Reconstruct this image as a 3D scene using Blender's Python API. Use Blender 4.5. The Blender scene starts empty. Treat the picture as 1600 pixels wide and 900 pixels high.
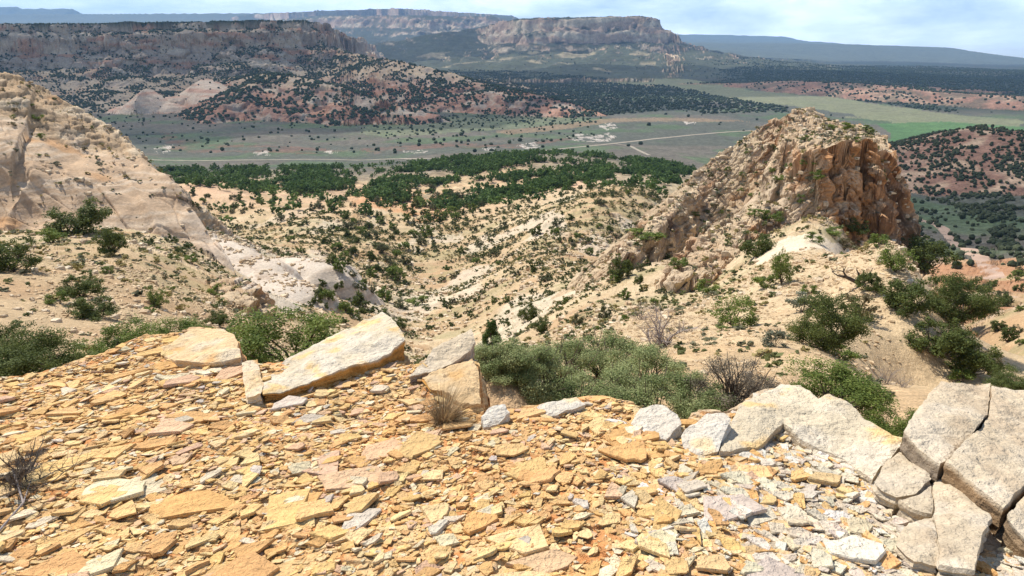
import bpy, math, random
import numpy as np
from math import radians, sin, cos, tan, pi, atan, atan2, sqrt, log, exp
from mathutils import Vector, Matrix

# ------------------------------------------------------------------ camera, sky, sun, exposure
S = bpy.context.scene
COL = S.collection
FPX = 1067.0                      # focal length in pixels of the 1600 px wide photograph
HOR = 92.0                        # eye level row
PIT = atan((450 - HOR) / FPX)     # downward pitch
cd = bpy.data.cameras.new('camera'); cam = bpy.data.objects.new('camera', cd); COL.objects.link(cam)
cd.sensor_width = 36.0; cd.lens = 36.0 * FPX / 1600.0
cd.clip_start = 0.05; cd.clip_end = 200000.0
cam.location = (0, 0, 0); cam.rotation_euler = (pi / 2 - PIT, 0, 0)
S.camera = cam

SUN_EL, SUN_AZ = radians(56), radians(-48)      # azimuth from +Y, negative = to the left
w = bpy.data.worlds.new('World'); S.world = w; w.use_nodes = True
nt = w.node_tree; nt.nodes.clear()
N = nt.nodes.new; L = nt.links.new
out = N('ShaderNodeOutputWorld'); bg = N('ShaderNodeBackground'); bg.inputs[1].default_value = 0.11
sky = N('ShaderNodeTexSky'); sky.sky_type = 'NISHITA'; sky.sun_disc = False
sky.sun_elevation = SUN_EL; sky.sun_rotation = SUN_AZ; sky.altitude = 1800; sky.air_density = 1.0; sky.dust_density = 0.6; sky.ozone_density = 1.6
geo = N('ShaderNodeTexCoord'); sep = N('ShaderNodeSeparateXYZ'); L(geo.outputs['Generated'], sep.inputs[0])
# cloud plane coordinates: direction / (z + k)
addz = N('ShaderNodeMath'); addz.operation = 'ADD'; addz.inputs[1].default_value = 0.06; L(sep.outputs[2], addz.inputs[0])
mz = N('ShaderNodeMath'); mz.operation = 'MAXIMUM'; mz.inputs[1].default_value = 0.02; L(addz.outputs[0], mz.inputs[0])
dx = N('ShaderNodeMath'); dx.operation = 'DIVIDE'; L(sep.outputs[0], dx.inputs[0]); L(mz.outputs[0], dx.inputs[1])
dy = N('ShaderNodeMath'); dy.operation = 'DIVIDE'; L(sep.outputs[1], dy.inputs[0]); L(mz.outputs[0], dy.inputs[1])
cmb = N('ShaderNodeVectorMath'); cmb.operation = 'MULTIPLY'; cmb.inputs[1].default_value = (9.0, 9.0, 34.0); L(geo.outputs['Generated'], cmb.inputs[0])
n1 = N('ShaderNodeTexNoise'); n1.inputs['Scale'].default_value = 0.42; n1.inputs['Detail'].default_value = 9; n1.inputs['Roughness'].default_value = 0.62
n1.inputs['Distortion'].default_value = 0.25
L(cmb.outputs[0], n1.inputs['Vector'])
r1 = N('ShaderNodeMapRange'); r1.inputs[1].default_value = 0.34; r1.inputs[2].default_value = 0.62; r1.inputs[3].default_value = 0.0; r1.inputs[4].default_value = 0.92
L(n1.outputs[0], r1.inputs[0])
# less cloud right at the horizon
r2 = N('ShaderNodeMapRange'); r2.inputs[1].default_value = -0.005; r2.inputs[2].default_value = 0.03; r2.inputs[3].default_value = 0.35; r2.inputs[4].default_value = 1.0
L(sep.outputs[2], r2.inputs[0])
mm = N('ShaderNodeMath'); mm.operation = 'MULTIPLY'; L(r1.outputs[0], mm.inputs[0]); L(r2.outputs[0], mm.inputs[1])
r3 = N('ShaderNodeMapRange'); r3.inputs[1].default_value = 0.10; r3.inputs[2].default_value = 0.35; r3.inputs[3].default_value = 1.0; r3.inputs[4].default_value = 0.12; L(sep.outputs[2], r3.inputs[0])
mm3 = N('ShaderNodeMath'); mm3.operation = 'MULTIPLY'; L(mm.outputs[0], mm3.inputs[0]); L(r3.outputs[0], mm3.inputs[1])
n2 = N('ShaderNodeTexNoise'); n2.inputs['Scale'].default_value = 1.6; n2.inputs['Detail'].default_value = 6; L(cmb.outputs[0], n2.inputs['Vector'])
cc = N('ShaderNodeMix'); cc.data_type = 'RGBA'; cc.inputs[6].default_value = (8.0, 10.2, 13.0, 1); cc.inputs[7].default_value = (18.0, 18.8, 19.8, 1); L(n2.outputs[0], cc.inputs[0])
mx = N('ShaderNodeMix'); mx.data_type = 'RGBA'; L(mm3.outputs[0], mx.inputs[0]); L(sky.outputs[0], mx.inputs[6]); L(cc.outputs[2], mx.inputs[7])
L(mx.outputs[2], bg.inputs[0]); L(bg.outputs[0], out.inputs[0])

sd = bpy.data.lights.new('sun', 'SUN'); sd.energy = 5.0; sd.angle = radians(0.53); sd.color = (1.0, 0.955, 0.88)
sun = bpy.data.objects.new('sun', sd); COL.objects.link(sun)
SV = Vector((sin(SUN_AZ) * cos(SUN_EL), cos(SUN_AZ) * cos(SUN_EL), sin(SUN_EL)))
sun.rotation_euler = (-SV).to_track_quat('-Z', 'Y').to_euler()
S.view_settings.view_transform = 'Standard'; S.view_settings.look = 'None'
S.view_settings.exposure = 0.34; S.view_settings.gamma = 1.0
try: S.view_settings.use_curve_mapping = False
except Exception: pass
S.cycles.max_bounces = 5; S.cycles.diffuse_bounces = 2; S.cycles.glossy_bounces = 1; S.cycles.transmission_bounces = 1
S.cycles.transparent_max_bounces = 6; S.cycles.volume_bounces = 1
S.cycles.caustics_reflective = False; S.cycles.caustics_refractive = False
S.cycles.use_denoising = True

# ------------------------------------------------------------------ noise on arrays
rs = np.random.RandomState(7)
T2 = rs.rand(512, 512).astype(np.float32)
T3 = rs.rand(64, 64, 64).astype(np.float32)
def vn2(x, y):
    x = np.asarray(x, np.float64); y = np.asarray(y, np.float64)
    ix = np.floor(x); iy = np.floor(y); fx = (x - ix).astype(np.float32); fy = (y - iy).astype(np.float32)
    ix = ix.astype(np.int64); iy = iy.astype(np.int64)
    fx = fx * fx * fx * (fx * (fx * 6 - 15) + 10); fy = fy * fy * fy * (fy * (fy * 6 - 15) + 10)
    a = ix & 511; b = (ix + 1) & 511; c = iy & 511; d = (iy + 1) & 511
    return (T2[a, c] * (1 - fx) + T2[b, c] * fx) * (1 - fy) + (T2[a, d] * (1 - fx) + T2[b, d] * fx) * fy
def fbm2(x, y, o=4, g=0.5):
    s = 0; A = 1; t = 0
    for k in range(o):
        s = s + A * vn2(x * 2.03 ** k + 17.3 * k, y * 2.03 ** k + 31.7 * k); t += A; A *= g
    return s / t * 2 - 1                                # -1..1, mostly -.5...5
def rid2(x, y, o=4, g=0.5):
    s = 0; A = 1; t = 0
    for k in range(o):
        s = s + A * (1 - np.abs(2 * vn2(x * 2.03 ** k + 11.3 * k, y * 2.03 ** k + 3.7 * k) - 1)); t += A; A *= g
    return s / t                                        # 0..1
def vn3(x, y, z):
    x = np.asarray(x, np.float64); y = np.asarray(y, np.float64); z = np.asarray(z, np.float64)
    ix = np.floor(x); iy = np.floor(y); iz = np.floor(z)
    fx = (x - ix).astype(np.float32); fy = (y - iy).astype(np.float32); fz = (z - iz).astype(np.float32)
    ix = ix.astype(np.int64); iy = iy.astype(np.int64); iz = iz.astype(np.int64)
    fx = fx * fx * (3 - 2 * fx); fy = fy * fy * (3 - 2 * fy); fz = fz * fz * (3 - 2 * fz)
    r = 0
    for i in (0, 1):
        for j in (0, 1):
            for k in (0, 1):
                r = r + T3[(ix + i) & 63, (iy + j) & 63, (iz + k) & 63] * (fx if i else 1 - fx) * (fy if j else 1 - fy) * (fz if k else 1 - fz)
    return r
def fbm3(x, y, z, o=3, g=0.5):
    s = 0; A = 1; t = 0
    for k in range(o):
        s = s + A * vn3(x * 2.03 ** k + 7.3 * k, y * 2.03 ** k + 1.7 * k, z * 2.03 ** k + 5.1 * k); t += A; A *= g
    return s / t * 2 - 1
def worley3(x, y, z, seed=0):
    """distance to nearest feature point F1, F2-F1 and the cell's random value"""
    ix = np.floor(x).astype(np.int64); iy = np.floor(y).astype(np.int64); iz = np.floor(z).astype(np.int64)
    f1 = np.full(x.shape, 9.0); f2 = np.full(x.shape, 9.0); cid = np.zeros(x.shape)
    for i in (-1, 0, 1):
        for j in (-1, 0, 1):
            for k in (-1, 0, 1):
                a = (ix + i + seed) & 63; b = (iy + j) & 63; c = (iz + k) & 63
                jx = T3[a, b, c]; jy = T3[b, c, a]; jz = T3[c, a, b]
                d = np.sqrt((ix + i + jx - x) ** 2 + (iy + j + jy - y) ** 2 + (iz + k + jz - z) ** 2)
                m = d < f1
                f2 = np.where(m, f1, np.minimum(f2, d)); cid = np.where(m, (jx * 7.13 + jy * 3.7) % 1.0, cid); f1 = np.where(m, d, f1)
    return f1, f2 - f1, cid
def sm(a, b, x):
    t = np.clip((x - a) / (b - a), 0, 1); return t * t * (3 - 2 * t)

# ------------------------------------------------------------------ pixels of the photograph -> world points at a stated real distance
def ray(px, py):
    u = (px - 800) / FPX; v = (450 - py) / FPX
    return np.array([u, cos(PIT) + v * sin(PIT), -sin(PIT) + v * cos(PIT)])
_sx = [0, log(60), log(200), log(600), 20]; _sy = [1, 1, 1.35, 1.6, 1.6]
def stretch(Y): return Y * np.interp(np.log(Y), _sx, _sy)
def P(px, py, Y, raw=False):
    if not raw: Y = float(stretch(Y))
    d = ray(px, py); return d * (Y / d[1])
def proj(x, y, z):
    f = y * cos(PIT) - z * sin(PIT); u = x / f; v = (y * sin(PIT) + z * cos(PIT)) / f
    return 800 + u * FPX, 450 - v * FPX

# control points of the smooth ground: (column, row, distance)
CP = """
-200 640 6,0 640 6,400 640 6,800 680 6,1200 690 6,1600 690 6,1800 690 6
50 575 15,300 545 28,450 565 16,200 590 10,-150 560 15,600 585 45,650 560 85,560 650 14,650 690 12,700 680 14,760 640 14,650 610 40,900 640 9,900 590 13,1050 600 12,1150 595 13
1200 590 14,1250 530 26,1295 545 25,1290 450 45,1310 410 62,1330 385 75,1240 358 88,1275 356 92,1200 372 82,1150 560 18,1100 545 22
1500 600 17,1600 640 13,1800 640 13,1450 520 34,1410 430 55
1100 450 70,1050 500 45,1000 560 25,960 520 45,900 450 110,850 500 75,768 552 95,800 480 110,700 520 110,850 560 45
640 500 125,640 440 160,660 400 190,700 350 240,740 305 320,1000 420 85
900 380 170,850 310 260,980 290 280,1040 310 240,800 420 145,740 440 158,960 340 190,940 420 125
450 300 330,300 300 300,600 310 310,450 350 230,560 360 215,500 430 150,560 470 125,430 460 105,480 480 95,330 390 115,270 335 140,380 380 140,600 420 165,560 520 90
100 400 60,30 400 52,200 400 62,150 460 42,300 450 60,380 470 66,250 500 38,100 520 26,-150 400 50,-150 480 30,240 380 90,100 372 76,0 375 70
500 285 380,400 275 420,280 285 400,850 245 450,700 265 420,1050 275 400,620 275 400,960 255 440,200 300 350,-100 280 400
550 247 640,850 232 660,300 240 680,1050 225 760,220 230 720,950 236 620,-100 240 700,1150 235 700
250 190 1020,400 215 800,700 195 960,850 175 1250,1000 190 1020,1150 180 1150,1300 190 1080,1600 185 1150,1900 190 1080,-150 180 1100
1000 150 1750,800 130 2500,900 120 3000,1150 150 1750,1400 165 1450,1600 180 1250,1900 180 1250
1000 108 4200,1200 120 2600,1400 125 2400,1600 135 2100,1300 100 5000,1600 105 5000,1900 120 3000,1100 85 9000,1300 90 9000,1600 98 9000,1900 98 9000,1600 98 26000,1900 98 26000,1100 88 26000
700 95 4500,500 95 4500,0 95 4500,500 88 9000,0 88 9000,-200 90 9000,0 90 26000,500 90 26000
1500 470 150,1600 480 140,1600 550 70,1540 510 95,1800 500 100,1480 410 230,1550 440 200,1600 420 210,1800 420 200
1480 365 330,1440 330 400,1430 270 560,1560 390 280,1600 340 360,1600 390 270,1800 340 350,1420 230 760,1500 250 600
"""
TA = []; TL = []; TT = []
for e in CP.replace('\n', ',').split(','):
    if not e.strip(): continue
    a, b, c = map(float, e.split()); d = ray(a, b)
    TA.append(d[0] / d[1]); TT.append(d[2] / d[1]); TL.append(log(float(stretch(c)) if c > 6 else c))
# ground hidden behind things: (a = x/y, y, z) real metres
for a, y, z in [(0.0, 5.5, -4.6), (-0.6, 5.5, -4.0), (0.6, 5.5, -5.2), (0.65, 30, -16), (0.62, 60, -34), (0.58, 100, -52), (0.5, 150, -70),
                (0.3, 180, -62), (0.22, 200, -66), (0.42, 200, -80), (0.35, 300, -95), (0.55, 140, -66), (-0.75, 200, -60), (-0.55, 230, -72), (-0.8, 400, -95)]:
    TA.append(a); TL.append(log(y)); TT.append(z / y)
TA = np.array(TA); TL = np.array(TL); TT = np.array(TT)
KA = 2.4
def tps_fit():
    X = np.stack([TA * KA, TL], 1); n = len(X)
    r = np.sqrt(((X[:, None] - X[None]) ** 2).sum(2)); K = np.where(r > 0, r ** 2 * np.log(r + 1e-12), 0) + 0.004 * np.eye(n)
    Q = np.concatenate([np.ones((n, 1)), X], 1); A = np.block([[K, Q], [Q.T, np.zeros((3, 3))]])
    return X, np.linalg.solve(A, np.concatenate([TT, np.zeros(3)]))
_X, _W = tps_fit()
GA = np.linspace(-1.05, 1.05, 211); GL = np.linspace(log(4.0), log(60000.0), 500)
def _tps(a, l):
    q = np.stack([a.ravel() * KA, l.ravel()], 1); o = np.zeros(len(q))
    for i in range(0, len(q), 20000):
        s = q[i:i + 20000]; r2 = ((s[:, None] - _X[None]) ** 2).sum(2)
        o[i:i + 20000] = (0.5 * r2 * np.log(r2 + 1e-12)) @ _W[:-3] + _W[-3] + s @ _W[-2:]
    return o.reshape(a.shape)
GT = _tps(*np.meshgrid(GA, GL, indexing='ij'))
def base_t(a, l):
    l = np.minimum(l, log(26000.0))
    i = np.clip((a - GA[0]) / (GA[1] - GA[0]), 0, len(GA) - 1.001); j = np.clip((l - GL[0]) / (GL[1] - GL[0]), 0, len(GL) - 1.001)
    i0 = i.astype(int); j0 = j.astype(int); f = i - i0; g = j - j0
    return (GT[i0, j0] * (1 - f) + GT[i0 + 1, j0] * f) * (1 - g) + (GT[i0, j0 + 1] * (1 - f) + GT[i0 + 1, j0 + 1] * f) * g

# ------------------------------------------------------------------ land forms
def near_on(pts, x, y, closed=False):
    """distance to a polyline, z interpolated on it, signed side (+ = left of its direction), arc parameter"""
    best = np.full(x.shape, 1e18); zz = np.zeros(x.shape); sd_ = np.zeros(x.shape); arc = np.zeros(x.shape)
    n = len(pts); s0 = 0
    for i in range(n if closed else n - 1):
        p = pts[i]; q = pts[(i + 1) % n]; dx_, dy_ = q[0] - p[0], q[1] - p[1]; L2 = dx_ * dx_ + dy_ * dy_ + 1e-9; ln = sqrt(L2)
        t = np.clip(((x - p[0]) * dx_ + (y - p[1]) * dy_) / L2, 0, 1)
        ex = x - p[0] - t * dx_; ey = y - p[1] - t * dy_; d2 = ex * ex + ey * ey; m = d2 < best
        best = np.where(m, d2, best); zz = np.where(m, p[2] + t * (q[2] - p[2]), zz)
        sd_ = np.where(m, np.sign(dx_ * ey - dy_ * ex), sd_); arc = np.where(m, s0 + t * ln, arc); s0 += ln
    return np.sqrt(best), zz, sd_, arc
def inside(pts, x, y):
    c = np.zeros(x.shape, bool); n = len(pts)
    for i in range(n):
        x0, y0 = pts[i][0], pts[i][1]; x1, y1 = pts[i - 1][0], pts[i - 1][1]
        if y0 == y1: continue
        c ^= ((y0 > y) != (y1 > y)) & (x < (x1 - x0) * (y - y0) / (y1 - y0) + x0)
    return c
def PP(s, extra=()):
    r = [P(*map(float, e.split())) for e in s.split(',')]
    return r + [np.array(e, float) for e in extra]
MESA_L = PP("-600 28 1500,-150 33 1500,0 38 1520,120 38 1600,250 36 1650,380 34 1700,480 33 1800,512 40 2000,530 50 2300",
            [(-1300, 6000, 150), (-6000, 6000, 150), (-6000, 2400, 110)])
SPUR = PP("470 60 1950,520 74 1850,570 88 1700,640 100 1500,720 120 1350,800 141 1250,880 157 1180")
RED1 = PP("360 122 1500,425 113 1250,500 127 1120,580 152 1050,700 186 1000")
RED2 = PP("425 113 1250,375 145 1080,320 190 980,285 222 930")
DOME1 = PP("195 165 1180,230 138 1180,262 160 1180")
DOME2 = PP("275 150 1250,318 122 1280,350 150 1180")
MESA_C = PP("745 44 4800,790 33 4400,815 29 4150,860 27 4000,940 26 3950,1000 25 4000,1014 28 4100,1022 30 4700", [(1300, 9500, 380), (-300, 9500, 380)])
SHO_C = PP("600 66 4300,660 56 4400,745 42 4800")
PLAT_B = PP("380 40 8600,440 30 8000,500 24 7400,560 24 7000,650 24 6800,700 25 6850,770 25 7000,800 33 7600", [(0, 16000, 900), (-6000, 16000, 900)])
def PR(s, Y): return [P(*map(float, e.split()), Y, raw=True) for e in s.split(',')]
FAR_L = PR("-300 21,0 21.5,130 21.5,400 20,560 18,640 19,660 24,760 30", 17000)
FAR_M = PR("-300 10,0 9.5,25 9.5,34 13.5,42 12.5,112 13,130 22", 20000)
FAR_R = PR("1000 53,1045 53,1125 54,1228 57,1250 63,1300 68,1360 75,1420 82,1445 85,1453 82,1462 81,1472 84,1500 89,1600 97,1900 100", 21000)
SLK1 = PP("292 366 128,345 384 118,400 424 110,446 450 104"); SLK2 = PP("438 408 132,490 406 130")
RED_R = PP("1160 129 2050,1240 126 1950,1330 130 1800,1400 137 1650,1480 146 1550,1600 151 1450,1850 155 1400")
HILL_R = PP("1395 245 760,1450 217 640,1500 202 580,1530 198 560,1600 206 520,1850 200 480")
DOME_N = PP("-400 15 122,-150 62 124,0 113 128,30 120 129,60 136 130,110 165 131,160 193 132,184 204 133,205 228 134,246 272 136,262 304 137")
BUT_R = PP("1040 312 112,1068 287 113,1090 262 114,1130 236 116,1175 206 119,1210 184 121,1240 174 122")
BUT_T = PP("1240 171 122,1262 169 122,1279 178 121,1293 191 119,1352 197 117,1378 210 113,1394 236 108,1392 244 104,1360 212 103,1338 217 102,1311 223 101,1272 227 100,1252 241 100,1226 205 112")
FIN = PP("1082 288 112,1050 322 104,1010 362 96,966 402 88")
FIN2 = PP("1188 348 90,1150 378 85,1115 415 78,1080 455 71")
KNOB = PP("328 444 66,370 440 67,396 456 64,402 474 61,388 490 58,352 478 60")

FISS = [(P(1283, 300, 102)[0], .55), (P(1338, 300, 102)[0], .8), (P(1312, 260, 102)[0], .35)]
def prof(pts, d):
    return np.interp(d, [p[0] for p in pts], [p[1] for p in pts])
def landform(x, y, z, fid, k, m, f):
    """raise z to the height f returns where mask m allows, and note which land form it is"""
    if not m.any(): return
    h = f(x[m], y[m]); old = z[m]; b = h > old
    z[m] = np.where(b, h, old); fid[m] = np.where(b, k, fid[m])
def H(x, y, detail=True):
    x = np.asarray(x, float); y = np.maximum(np.asarray(y, float), 3.0)
    a = x / y; l = np.log(y); z = base_t(a, l) * y; fid = np.where(y < 430, 0, 1)
    px = 800 + FPX * a / (cos(PIT) - (z / y) * sin(PIT)) 
    n50 = fbm2(x / 60, y / 60, 4); n8 = fbm2(x / 9 + 5, y / 9, 3)
    # roughness of the ground itself
    near = sm(5, 40, y) * (1 - sm(700, 1100, y))
    z = z + near * n8 * 0.55 + sm(60, 260, y) * (1 - sm(620, 1000, y)) * (n50 * 3.6 + (rid2((x + y * .35) / 60, (y - x * .5) / 150, 3) - 0.6) * 5)
    z = z + fbm2(x / 2.2, y / 2.2, 3) * 0.14 * (1 - sm(60, 200, y)) * sm(4, 12, y)
    z = z + sm(1500, 4000, y) * fbm2(x / 900, y / 900, 4) * 22 * (a > 0.2) + sm(5000, 12000, y) * fbm2(x / 3000, y / 2500, 4) * 45
    # --- near left dome
    def f(x, y):
        d, zc, s, arc = near_on(DOME_N, x, y)
        wv = fbm2(x / 11, y / 11, 3)
        rib = rid2(arc / 9 + d / 30, d / 60, 2) - 0.6
        dd = np.maximum(d - wv * 3 * sm(1, 8, d) - rib * 4.5 * sm(20, 36, d), 0) * (1 + 3.0 * sm(-19, -27, zc))
        fr = prof([(0, 0), (19, -9), (33, -14), (37, -17.5), (42, -23), (46, -27), (60, -45), (160, -200)], dd) * np.clip((zc + 29) / 25, 0.25, 3) 
        bk = prof([(0, 0), (10, -8), (60, -60), (120, -160)], dd)
        return zc + np.where(s < 0, fr, bk) + wv * 1.2 + 0.25
    landform(x, y, z, fid, 2, (y < 260) & (a < -0.35) & (y > 60), f)
    # --- butte
    def f(x, y):
        d, zc, s, arc = near_on(BUT_R, x, y)
        d = d + fbm2(x / 6, y / 6, 2) * 2.6 * sm(1, 8, d); d = d * (1 + 2.5 * sm(BUT_R[-1][0] + 2, BUT_R[-1][0] + 14, x))
        fr = prof([(0, 0), (2, -1.2), (12, -8.5), (24, -17), (40, -31), (120, -150)], np.maximum(d, 0)); bk = prof([(0, 0), (3, -4), (12, -20), (30, -45), (90, -160)], np.maximum(d, 0))
        return zc + np.where(s < 0, fr, bk) + fbm2(x / 5, y / 5, 2) * 0.8
    landform(x, y, z, fid, 3, (y < 260) & (y > 60) & (a > -0.05), f)
    def f(x, y):
        d, zc, s, arc = near_on(BUT_T, x, y, True); ins = inside(BUT_T, x, y)
        wz = 0; wt = 0
        for p in BUT_T:
            k = 1 / (((x - p[0]) ** 2 + (y - p[1]) ** 2) ** 1.3 + 1); wz = wz + k * p[2]; wt = wt + k
        zi = wz / wt
        blk, e, cid = worley3(x / 4.5, y / 4.5, np.zeros_like(x) + 3.3)
        blk2, e2, cid2 = worley3(x / 1.9, y / 1.9, np.zeros_like(x) + 7.3)
        dd = d + (cid - 0.5) * 1.6 + fbm2(x / 7, y / 7, 2) * 1.6
        for fx, fw in FISS: dd = dd + 4.0 * np.exp(-((x - fx) / fw) ** 2) * (y < BUT_T[3][1])
        dr = prof([(-1, 0), (0.0, 0), (1.4, -4.5), (2.6, -6.2), (3.6, -10), (5.4, -12), (6.6, -15), (10, -17.5), (18, -21.5), (34, -36), (80, -110)], dd)
        # right flank plunges all the way
        dr = np.where(x > BUT_T[5][0], np.minimum(dr, prof([(0, 0), (0.8, -8), (1.8, -18), (2.8, -30), (4.5, -60), (8, -120), (20, -300)], dd)), dr)
        return np.where(ins, zi, zc + dr) + fbm2(x / 4, y / 4, 2) * 0.6
    landform(x, y, z, fid, 3, (y < 260) & (y > 60) & (a > -0.05), f)
    def f(x, y):
        d, zc, s, arc = near_on(FIN, x, y); d = d + fbm2(x / 3, y / 3, 3) * 1.6
        return zc + prof([(0, 0), (1.2, -0.6), (2.6, -4), (4.5, -10), (7, -16), (30, -90)], np.maximum(d, 0)) + fbm2(x / 2, y / 2, 2) * 0.6
    landform(x, y, z, fid, 3, (y < 200) & (y > 60) & (a > -0.05), f)
    def f(x, y):
        d, zc, s, arc = near_on(FIN2, x, y); blk, e, cid = worley3(x / 2.8, y / 2.8, np.zeros_like(x))
        d = d + fbm2(x / 3, y / 3, 3) * 2.0 + (cid - .5) * 2
        return zc + 2.8 + prof([(0, 0), (2.2, -0.6), (4.0, -3.0), (6.5, -7), (9, -13), (30, -70)], np.maximum(d, 0))
    landform(x, y, z, fid, 3, (y < 150) & (y > 50) & (a > -0.05), f)
    def f(x, y):
        d, zc, s, arc = near_on(KNOB, x, y, True); ins = inside(KNOB, x, y)
        d = d + fbm2(x / 1.5, y / 1.5, 2) * 0.7
        return np.where(ins, zc + 0.5, zc + 0.5 + prof([(0, 0), (0.4, -1.3), (0.9, -1.6), (1.3, -3.2), (3, -8), (20, -60)], np.maximum(d, 0))) + fbm2(x, y, 2) * 0.25
    landform(x, y, z, fid, 3, (y < 80) & (y > 50) & (a < -0.2) & (a > -0.6), f)
    for LINE in (SLK1, SLK2):
        def f(x, y, LINE=LINE):
            d, zc, s, arc = near_on(LINE, x, y); d = d + fbm2(x / 7, y / 7, 2) * 2.5
            return zc + prof([(0, 0), (3, -.3), (6, -1.3), (9, -3.2), (13, -8), (50, -70)], np.maximum(d, 0))
        landform(x, y, z, fid, 11, (y < 230) & (y > 90) & (a < -.2) & (a > -.6), f)
    # --- big mesa on the left
    def f(x, y):
        d, zc, s, arc = near_on(MESA_L, x, y, True); ins = inside(MESA_L, x, y)
        g = rid2(x / 210 + 3, y / 210, 4) - 0.62; g2 = fbm2(x / 60, y / 60, 3)
        dd = d + g * 190 * sm(0, 300, d) + g2 * 34 + g * 40 + fbm2(x / 330 + 2, y / 330, 2) * 75 * sm(10, 90, d)
        dr = prof([(0, 0), (10, -22), (45, -42), (58, -92), (90, -116), (112, -142), (200, -176), (340, -202), (600, -230), (950, -275), (1600, -330), (4000, -900)], np.maximum(dd, 0))
        return np.where(ins, zc + 3 * g2, zc + dr + g2 * 3)
    landform(x, y, z, fid, 4, (y > 1300) & (y < 6200) & (a < 0.4), f)
    for LINE, pr, am in ((SPUR, [(0, 0), (60, -18), (120, -40), (300, -110), (600, -200), (1500, -500)], 60),
                         (RED1, [(0, 0), (60, -18), (200, -80), (400, -165), (1200, -500)], 60), (RED2, [(0, 0), (60, -20), (200, -80), (400, -165), (1200, -500)], 60)):
        def f(x, y, LINE=LINE, pr=pr, am=am):
            d, zc, s, arc = near_on(LINE, x, y); g = rid2(x / 130, y / 130, 4) - 0.6
            return zc + prof(pr, np.maximum(d + g * am, 0)) + fbm2(x / 30, y / 30, 3) * 5
        landform(x, y, z, fid, 5, (y > 1100) & (y < 4200) & (a < 0.4), f)
    for LINE in (DOME1, DOME2):
        def f(x, y, LINE=LINE):
            d, zc, s, arc = near_on(LINE, x, y); d = d + fbm2(x / 60, y / 60, 2) * 12
            return zc + prof([(0, 0), (25, -3), (48, -12), (68, -30), (84, -56), (104, -100), (130, -160), (400, -500)], np.maximum(d, 0))
        landform(x, y, z, fid, 10, (y > 1500) & (y < 2300) & (a < -0.3), f)
    # --- centre mesa and the plateau behind it
    def f(x, y):
        d, zc, s, arc = near_on(MESA_C, x, y, True); ins = inside(MESA_C, x, y)
        g = rid2(x / 420, y / 420, 4) - 0.62; g2 = fbm2(x / 120, y / 120, 3)
        dd = d + g * 420 * sm(60, 500, d) + g2 * 50 + g * 110
        dr = prof([(0, 0), (60, -22), (90, -90), (170, -150), (200, -215), (420, -280), (900, -360), (1700, -430), (3000, -480), (8000, -1400)], np.maximum(dd, 0))
        return np.where(ins, zc + 4 * g2, zc + dr)
    landform(x, y, z, fid, 6, (y > 4000) & (y < 10000), f)
    def f(x, y):
        d, zc, s, arc = near_on(SHO_C, x, y); g = rid2(x / 420, y / 420, 4) - 0.62
        return zc + prof([(0, 0), (150, -40), (900, -180), (1800, -300), (5000, -900)], np.maximum(d + g * 250, 0))
    landform(x, y, z, fid, 6, (y > 4000) & (y < 10000), f)
    def f(x, y):
        d, zc, s, arc = near_on(PLAT_B, x, y, True); ins = inside(PLAT_B, x, y); g = rid2(x / 700, y / 700, 4) - 0.62
        dr = prof([(0, 0), (120, -60), (260, -190), (700, -300), (2200, -520), (4000, -700), (12000, -2200)], np.maximum(d + g * 700 * sm(0, 600, d) + g * 120, 0))
        return np.where(ins, zc, zc + dr)
    landform(x, y, z, fid, 7, (y > 6000) & (y < 17000), f)
    # --- right hills
    def f(x, y):
        d, zc, s, arc = near_on(RED_R, x, y); g = rid2(x / 150, y / 150, 4) - 0.6
        fr = prof([(0, 0), (90, -14), (220, -46), (420, -80), (700, -120), (2000, -400)], np.maximum(d + g * 90, 0))
        return zc + np.where(s < 0, fr, prof([(0, 0), (300, -14), (1200, -60), (3000, -300)], d)) + g * 6
    landform(x, y, z, fid, 8, (y > 1400) & (y < 5500) & (a > 0.0), f)
    def f(x, y):
        d, zc, s, arc = near_on(HILL_R, x, y); g = rid2(x / 70, y / 70, 4) - 0.6
        fr = prof([(0, 0), (30, -5), (120, -30), (300, -80), (900, -300)], np.maximum(d + g * 35, 0))
        return zc + np.where(s < 0, fr, prof([(0, 0), (60, -20), (300, -90), (900, -300)], d)) + g * 4
    landform(x, y, z, fid, 8, (y > 380) & (y < 1800) & (a > 0.2), f)
    for LINE, pr in ((FAR_L, [(0, 0), (600, -150), (4000, -500), (9000, -900), (30000, -3000)]), (FAR_M, [(0, 0), (500, -200), (3000, -700), (9000, -2000)]), (FAR_R, [(0, 0), (900, -110), (4000, -300), (8000, -420), (16000, -1200)])):
        def f(x, y, LINE=LINE, pr=pr):
            d, zc, s, arc = near_on(LINE, x, y); g = rid2(x / 1800, y / 1800, 3) - 0.6
            return zc + prof(pr, np.maximum(d + g * 800 * sm(0, 1500, d), 0))
        landform(x, y, z, fid, 9, (y > 9000), f)
    return z, fid

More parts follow.
